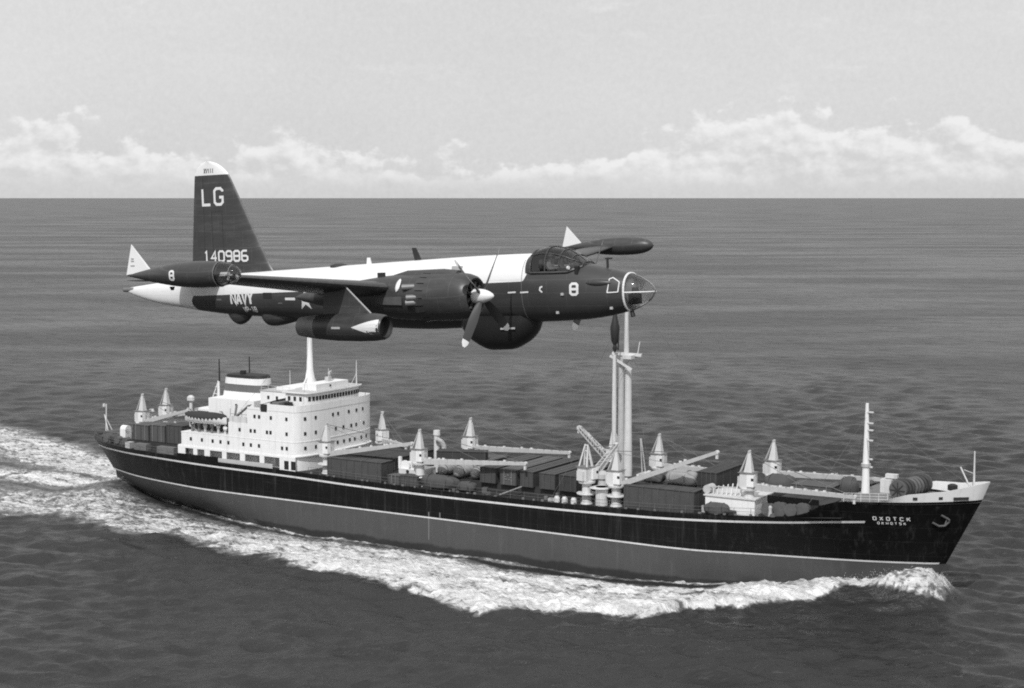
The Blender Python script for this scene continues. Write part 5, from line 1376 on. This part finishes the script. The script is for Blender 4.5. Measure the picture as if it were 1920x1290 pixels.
for sg in (-1, 1):
    MB().loft([wing_ring(y, sg) for y in (.6, 2.5, 4.8, 6.5, 9.0, 11, 12.5, 14, 14.95)]).build('wing', M['acblue'], AC, 40)
    # nacelle
    cy, cz = sg * 4.2, .07; na = empty('engine_nacelle', parent=AC)
    MB().lathe_x([(-5.62, .60), (-5.50, .64), (-5.47, .70), (-5.55, .78), (-5.8, .86), (-6.3, .92), (-7.0, .94), (-7.35, .94)], cy, cz, 40, 1.0, False, False).build('cowling', M['acblue'], na, 40)
    MB().lathe_x([(-7.36, .90), (-7.6, .91), (-8.6, .90), (-9.8, .80), (-11.2, .62), (-12.6, .40), (-13.8, .18), (-14.2, .03)], cy, cz, 40, 1.0, True, False).build('nacelle_body', M['acblue'], na, 40)
    mb = MB()
    for k in range(20):
        a = 2 * math.pi * k / 20 + .05; b = a + 2 * math.pi / 20 * .86
        mb.add([(-7.34, cy + .945 * math.cos(a), cz + .945 * math.sin(a)), (-7.34, cy + .945 * math.cos(b), cz + .945 * math.sin(b)), (-7.72, cy + .975 * math.cos(b), cz + .975 * math.sin(b)), (-7.72, cy + .975 * math.cos(a), cz + .975 * math.sin(a))], [(0, 1, 2, 3)])
    mb.build('cowl_flap', M['acblue'], na)
    MB().lathe_x([(-5.64, .60), (-5.66, .05)], cy, cz, 30, 1.0, False, True).build('engine_face', M['black'], na)
    mb = MB(); mb.lathe_x([(-5.7, .58), (-5.72, .3)], cy, cz, 24); 
    for k in range(9): a = 2 * math.pi * k / 9; mb.tube((-5.60, cy + .22 * math.cos(a), cz + .22 * math.sin(a)), (-5.60, cy + .55 * math.cos(a), cz + .55 * math.sin(a)), .06, .08, 8)
    mb.build('engine_cylinders', M['coaming'], na)
    # exhausts and shrouds on the outboard side
    for zq, xq in ((.02, -8.0), (-.18, -8.05), (.42, -8.25)):
        yo = cy + sg * math.sqrt(max(.92**2 - (zq) ** 2, 0)); mb = MB(); mb.tube((xq + .45, yo - sg * .1, cz + zq), (xq, yo + sg * .10, cz + zq - .02), .11, .13, 10); mb.build('exhaust_pipe', M['metal'], na, 40)
    rings = []
    for t in np.linspace(-1, 1, 9):
        z_ = .48 + .24 * t; yo = math.sqrt(max(.92**2 - z_**2, 0)); w = .09 * max(1 - t * t, .0) ** .5 + .01
        rings.append([(-8.55 + w * q, cy + sg * (yo + .05 * (1 - q * q)), cz + z_) for q in (-1, -.5, 0, .5, 1)])
    MB().loft(rings, False, False, False).build('exhaust_shroud', M['mark'], na, 60)
    mb = MB(); yo = math.sqrt(.92**2 - .2**2); mb.add([(-8.3, cy + sg * (.93), cz - .28), (-8.3, cy + sg * .93, cz + .05), (-9.6, cy + sg * .845, cz + .02), (-9.6, cy + sg * .83, cz - .25)], [(0, 1, 2, 3)]); mb.build('exhaust_stain', M['exhaust'], na)
    mb = MB(); mb.box(-10.0, -9.75, cy - .1, cy + .1, .80, 1.02); mb.build('oil_vent', M['dark'], na)
    mb = MB(); mb.lathe_x([(-6.2, .02), (-6.22, .28), (-6.9, .34), (-8.6, .30), (-9.6, .05)], cy, cz + .72, 20); mb.build('carburettor_scoop', M['acblue'], na, 40)
    # propeller at rest: four blades
    sp_ = MB(); sp_.lathe_x([(-5.56, .27), (-5.3, .28), (-5.1, .25), (-4.9, .18), (-4.75, .09), (-4.69, .01)], cy, cz, 24); sp_.build('spinner', M['acwhite'], na, 40)
    for k in range(4):
        a = math.radians(52) + k * math.pi / 2; d = Vector((0, math.cos(a), math.sin(a))); tn = Vector((0, -math.sin(a), math.cos(a))); rings = []; tips = []
        for q in np.linspace(.22, 2.30, 15):
            ch = float(np.interp(q, [.22, .5, 1.1, 1.8, 2.2, 2.3], [.16, .26, .36, .34, .26, .10])); tw = math.radians(float(np.interp(q, [.2, 2.3], [62, 24]))); th = float(np.interp(q, [.22, .5, 2.3], [.07, .04, .01]))
            u = tn * math.cos(tw) + Vector((1, 0, 0)) * math.sin(tw); w = -tn * math.sin(tw) + Vector((1, 0, 0)) * math.cos(tw); c = Vector((-5.22, cy, cz)) + d * q
            rings.append([c + u * (ch / 2), c + w * th, c - u * (ch / 2), c - w * th])
        bl = MB().loft(rings[:13]).build('propeller_blade', M['blade'], na, 50); MB().loft(rings[12:]).build('blade_tip', M['mark'], bl, 50)
    # jet pod on its pylon
    py, pz = sg * 7.4, -.88; pod = empty('jet_pod', parent=AC)
    prof = [(-7.46, .36), (-7.43, .42), (-7.53, .47), (-7.95, .52), (-8.6, .54), (-9.6, .53), (-10.5, .47)]
    MB().lathe_x(prof, py, pz, 32, 1.0, False, False).build('pod_cowling', M['acblue'], pod, 40)
    MB().lathe_x([(-10.51, .47), (-11.0, .42), (-11.42, .35), (-11.45, .28)], py, pz, 32, 1.0, False, True).build('jet_pipe', M['metal'], pod, 40)
    MB().lathe_x([(-7.47, .37), (-7.75, .32), (-7.8, .02)], py, pz, 28, 1.0, False, True).build('intake', M['coaming'], pod, 40)
    MB().lathe_x([(-7.45, .43), (-7.41, .405), (-7.45, .37)], py, pz, 32, 1.0, False, False).build('intake_lip', M['black'], pod, 40)
    # white wedge painted on the intake cowl
    px_ = [q[0] for q in prof][::-1]; pr_ = [q[1] for q in prof][::-1]; rows = []
    for t in np.linspace(0, 1, 12):
        x = -7.48 - t * 1.15; r = float(np.interp(x, px_, pr_)) + .008; h = .30 * (1 - t) + .004; rows.append([(x, py + sg * r * math.cos(h * k / .45), pz + .02 + r * math.sin(h * k / .45)) for k in (-1, -.5, 0, .5, 1)])
    MB().loft(rows, False, False, False).build('pod_marking', M['mark'], pod)
    MB().bar((-9.55, py + sg * .545, pz), (-9.15, py + sg * .545, pz), .02, .08).build('pod_marking', M['jib'], pod)
    zw = float(np.interp(7.4, WY, WZ)); vs = [(-8.05, -.07, pz + .42), (-10.3, -.07, pz + .38), (-10.2, -.05, zw - .15), (-9.3, -.05, zw - .05)]
    vs = [(a, py + b, c) for a, b, c in vs] + [(a, py - b, c) for a, b, c in vs]
    MB().add(vs, [(0, 1, 2, 3), (7, 6, 5, 4), (0, 4, 5, 1), (1, 5, 6, 2), (2, 6, 7, 3), (3, 7, 4, 0)]).build('pylon', M['acblue'], pod)
    MB().bar((-7.98, py, pz + .42), (-9.27, py, zw - .03), .05, .03).build('pylon_edge', M['jib'], pod)
    # tip tank
    ty, tz = sg * 15.15, 1.45; tk = empty('tip_tank', parent=AC)
    prof = [(-12.64, .015), (-12.2, .10), (-11.6, .21), (-10.9, .32), (-10.1, .41), (-9.3, .445), (-8.7, .43), (-8.35, .40), (-8.05, .345), (-7.8, .25), (-7.64, .14), (-7.57, .02)]
    tx = np.linspace(-12.64, -7.57, 50); tr = pchip([q[0] for q in prof], [q[1] for q in prof], tx); P_ = list(zip(tx, tr))
    if sg == -1:
        body = MB().lathe_x([q for q in P_ if q[0] < -8.38], ty, tz, 32, 1.0, False, True).build('tank_shell', M['acblue'], tk, 40)
        MB().lathe_x([q for q in P_ if q[0] >= -8.5], ty, tz, 32, 1.0, False, True).build('searchlight_glazing', M['glass'], tk, 40)
        MB().lathe_x([(-8.33, .36), (-8.45, .30), (-8.5, .05)], ty, tz, 28, 1.0, False, True).build('searchlight_reflector', M['metal'], tk, 40)
        mb = MB(); mb.tube((-8.45, ty, tz), (-8.05, ty, tz), .06, .06, 8); mb.tube((-8.2, ty - .3, tz - .05), (-8.2, ty + .3, tz - .05), .03, .03, 6); mb.build('searchlight_lamp', M['mark'], tk)
        for xq in (-8.4, -7.86):
            rq = float(np.interp(xq, tx, tr)); mb = MB(); mb.path([(xq, ty + (rq + .006) * math.cos(a), tz + (rq + .006) * math.sin(a)) for a in np.linspace(0, 2 * math.pi, 30)], .018, 5); mb.build('glazing_ring', M['midgrey'], tk)
        tfn = lambda u, v, l: (u, ty - math.sqrt(max(float(np.interp(u, tx, tr)) ** 2 - (v - tz) ** 2, 0)) - l, v)
        mb = MB(); letters(mb, '8', -10.33, tz - .19, .36, tfn, .95, 0, .2, .06); mb.build('tank_number', M['mark'], tk)['label'] = 'white figure 8 on the tank'
    else:
        MB().lathe_x(P_, ty, tz, 32, 1.0, False, False).build('tank_shell', M['acblue'], tk, 40)
    MB().add([(-12.66, ty - .03, tz + .02), (-11.55, ty - .05, tz + .16), (-12.38, ty - .012, tz + 1.06), (-12.66, ty + .03, tz + .02), (-11.55, ty + .05, tz + .16), (-12.38, ty + .012, tz + 1.06)], [(0, 1, 2), (5, 4, 3), (0, 3, 4, 1), (1, 4, 5, 2), (2, 5, 3, 0)]).build('tank_fin', M['acwhite'], tk)
    if sg == -1:
        mb = MB()
        for z0, w in ((.34, .09), (.5, .07), (.58, .06)): mb.bar((-12.34 - w, ty - .045, tz + z0), (-12.34 + w, ty - .045, tz + z0), .01, .035)
        mb.build('fin_stencil', M['jib'], tk)
        mb = MB(); mb.lathe_z([(tz - .52, .05), (tz - .40, .09)], -10.6, ty, 8); mb.build('drain', M['dark'], tk)
# markings on the fuselage
mb = MB(); letters(mb, '8', -3.22, -.12, .52, fus_fn, 1.0, 0, .19, .06); mb.build('nose_number', M['mark'], AC)['label'] = 'white figure 8 on the nose'
mb = MB(); letters(mb, 'NAVY', -20.8, -.46, .64, fus_fn, .74, .12, .2, .06); mb.build('service_lettering', M['mark'], AC)['label'] = 'white lettering NAVY'
mb = MB(); letters(mb, 'VP-18', -20.15, -.78, .27, fus_fn, .8, .14, .2, .06); mb.build('squadron_lettering', M['mark'], AC)['label'] = 'squadron lettering VP-18'
mb = MB()
for a, b in ((-5.98, -5.62), (-5.42, -5.05)): ribbon(mb, [(a, .03), (b, .05)], .06, fus_fn, .012, .05)
mb.build('warning_dash', M['mark'], AC)
mb = MB(); ribbon(mb, [(-4.42, .26), (-4.52, .22), (-4.54, .12), (-4.43, .03)], .06, fus_fn, .012, .05); mb.build('rescue_arrow', M['mark'], AC)
# national star with bars
mb = MB(); cxs, czs, R_ = -16.35, -.22, .50
pts = [(cxs + (R_ if k % 2 == 0 else R_ * .382) * math.sin(k * math.pi / 5), czs + (R_ if k % 2 == 0 else R_ * .382) * math.cos(k * math.pi / 5)) for k in range(10)]
for k in range(10):
    a, b = np.array(pts[k]), np.array(pts[(k + 1) % 10]); c = np.array([cxs, czs]); N_ = 6
    g = [[c + (a - c) * (i / N_) * (1 - j / N_) + (b - c) * (i / N_) * (j / N_) for j in range(N_ + 1)] for i in range(N_ + 1)]
    for i in range(N_):
        for j in range(N_): mb.add([fus_fn(*g[i][j], .012), fus_fn(*g[i + 1][j], .012), fus_fn(*g[i + 1][j + 1], .012), fus_fn(*g[i][j + 1], .012)], [(0, 1, 2, 3)])
mb.build('national_star', M['mark'], AC)['label'] = 'white star of the national marking'
mb = MB(); ribbon(mb, [(-17.5, -.17), (-16.92, -.17)], .11, fus_fn, .012, .06); ribbon(mb, [(-15.78, -.17), (-15.2, -.17)], .11, fus_fn, .012, .06); mb.build('star_bar', M['mark'], AC)
mb = MB(); ribbon(mb, [(-18.8, -.02), (-18.3, -.02)], .26, fus_fn, .012, .06); mb.build('beam_window', M['window'], AC)
mb = MB(); ribbon(mb, [(-21.7, -.2), (-21.4, -.2)], .07, fus_fn, .012, .06); ribbon(mb, [(-17.95, -.36), (-17.7, -.36)], .05, fus_fn, .012, .06); mb.build('stencil_mark', M['midgrey'], AC)
for x_, z_ in ((-3.9, -.78), (-1.6, -.62), (-3.55, -.05)): MB().cbox((x_, -f_y(x_, z_) - .02, z_), (.12, .06, .1)).build('skin_fitting', M['jib'], AC)
mb = MB(); mb.lathe_x([(-27.98, .02), (-28.05, .10), (-27.6, .12), (-27.3, .15)], 0, .26, 14); mb.build('tail_light', M['metal'], AC, 40)


# ------------------------------------------------------------------ two crew in the cockpit
def seated(name, label, base, shirt, grp):
    M4 = AC.matrix_basis
    me = bpy.data.meshes.new('body')
    J = dict(pel=(0, 0, .12), che=(.02, 0, .42), nec=(.05, 0, .60), hea=(.08, 0, .74), top=(.07, 0, .86), nose=(.19, 0, .74), sl=(.02, .19, .54), el=(.16, .25, .30), hl=(.40, .16, .34), sr=(.02, -.19, .54), er=(.16, -.25, .30), hr=(.40, -.16, .34), kl=(.42, .12, .16), kr=(.42, -.12, .16), fl=(.62, .12, -.12), fr=(.62, -.12, -.12))
    R_ = dict(pel=.15, che=.16, nec=.06, hea=.10, top=.06, nose=.02, sl=.075, el=.055, hl=.04, sr=.075, er=.055, hr=.04, kl=.08, kr=.08, fl=.05, fr=.05)
    K = list(J); E_ = [('pel', 'che'), ('che', 'nec'), ('nec', 'hea'), ('hea', 'top'), ('hea', 'nose'), ('che', 'sl'), ('sl', 'el'), ('el', 'hl'), ('che', 'sr'), ('sr', 'er'), ('er', 'hr'), ('pel', 'kl'), ('pel', 'kr'), ('kl', 'fl'), ('kr', 'fr')]
    me.from_pydata([J[k] for k in K], [(K.index(a), K.index(b)) for a, b in E_], [])
    tmp = bpy.data.objects.new('tmp', me); COL.objects.link(tmp)
    sk = tmp.modifiers.new('skin', 'SKIN'); sb = tmp.modifiers.new('sub', 'SUBSURF'); sb.levels = 1; sb.render_levels = 1
    for i, k in enumerate(K):
        v = me.skin_vertices[0].data[i]; v.radius = (R_[k], R_[k]); v.use_root = (k == 'pel')
    dg = bpy.context.evaluated_depsgraph_get(); dg.update(); res = bpy.data.meshes.new_from_object(tmp.evaluated_get(dg)); bpy.data.objects.remove(tmp)
    res.materials.clear(); res.materials.append(M[shirt]); res.materials.append(M['skin'])
    for p_ in res.polygons:
        if p_.center.z > .6 or p_.center.x > .34 and p_.center.z > .25: p_.material_index = 1
    shade(res, 180)
    loc = M4 @ Vector(base); o = empty(name, loc, AC.rotation_euler.copy()); tag(o, label, 'person', grp)
    link('body', res, o)
    cap = MB(); cap.lathe_z([(.80, .125), (.86, .125), (.92, .09), (.945, .02)], .07, 0, 16); cap.cbox((.17, 0, .81), (.14, .18, .02)); cap.build('cap', M['cap'], o, 50)


seated('person', 'person in pale shirt seated in the cockpit, nearer the camera', (-4.42, -.48, .62), 'shirt', 'flight crew in the cockpit')
seated('person', 'person seated in the cockpit on the far side', (-4.42, .48, .62), 'midgrey', 'flight crew in the cockpit')
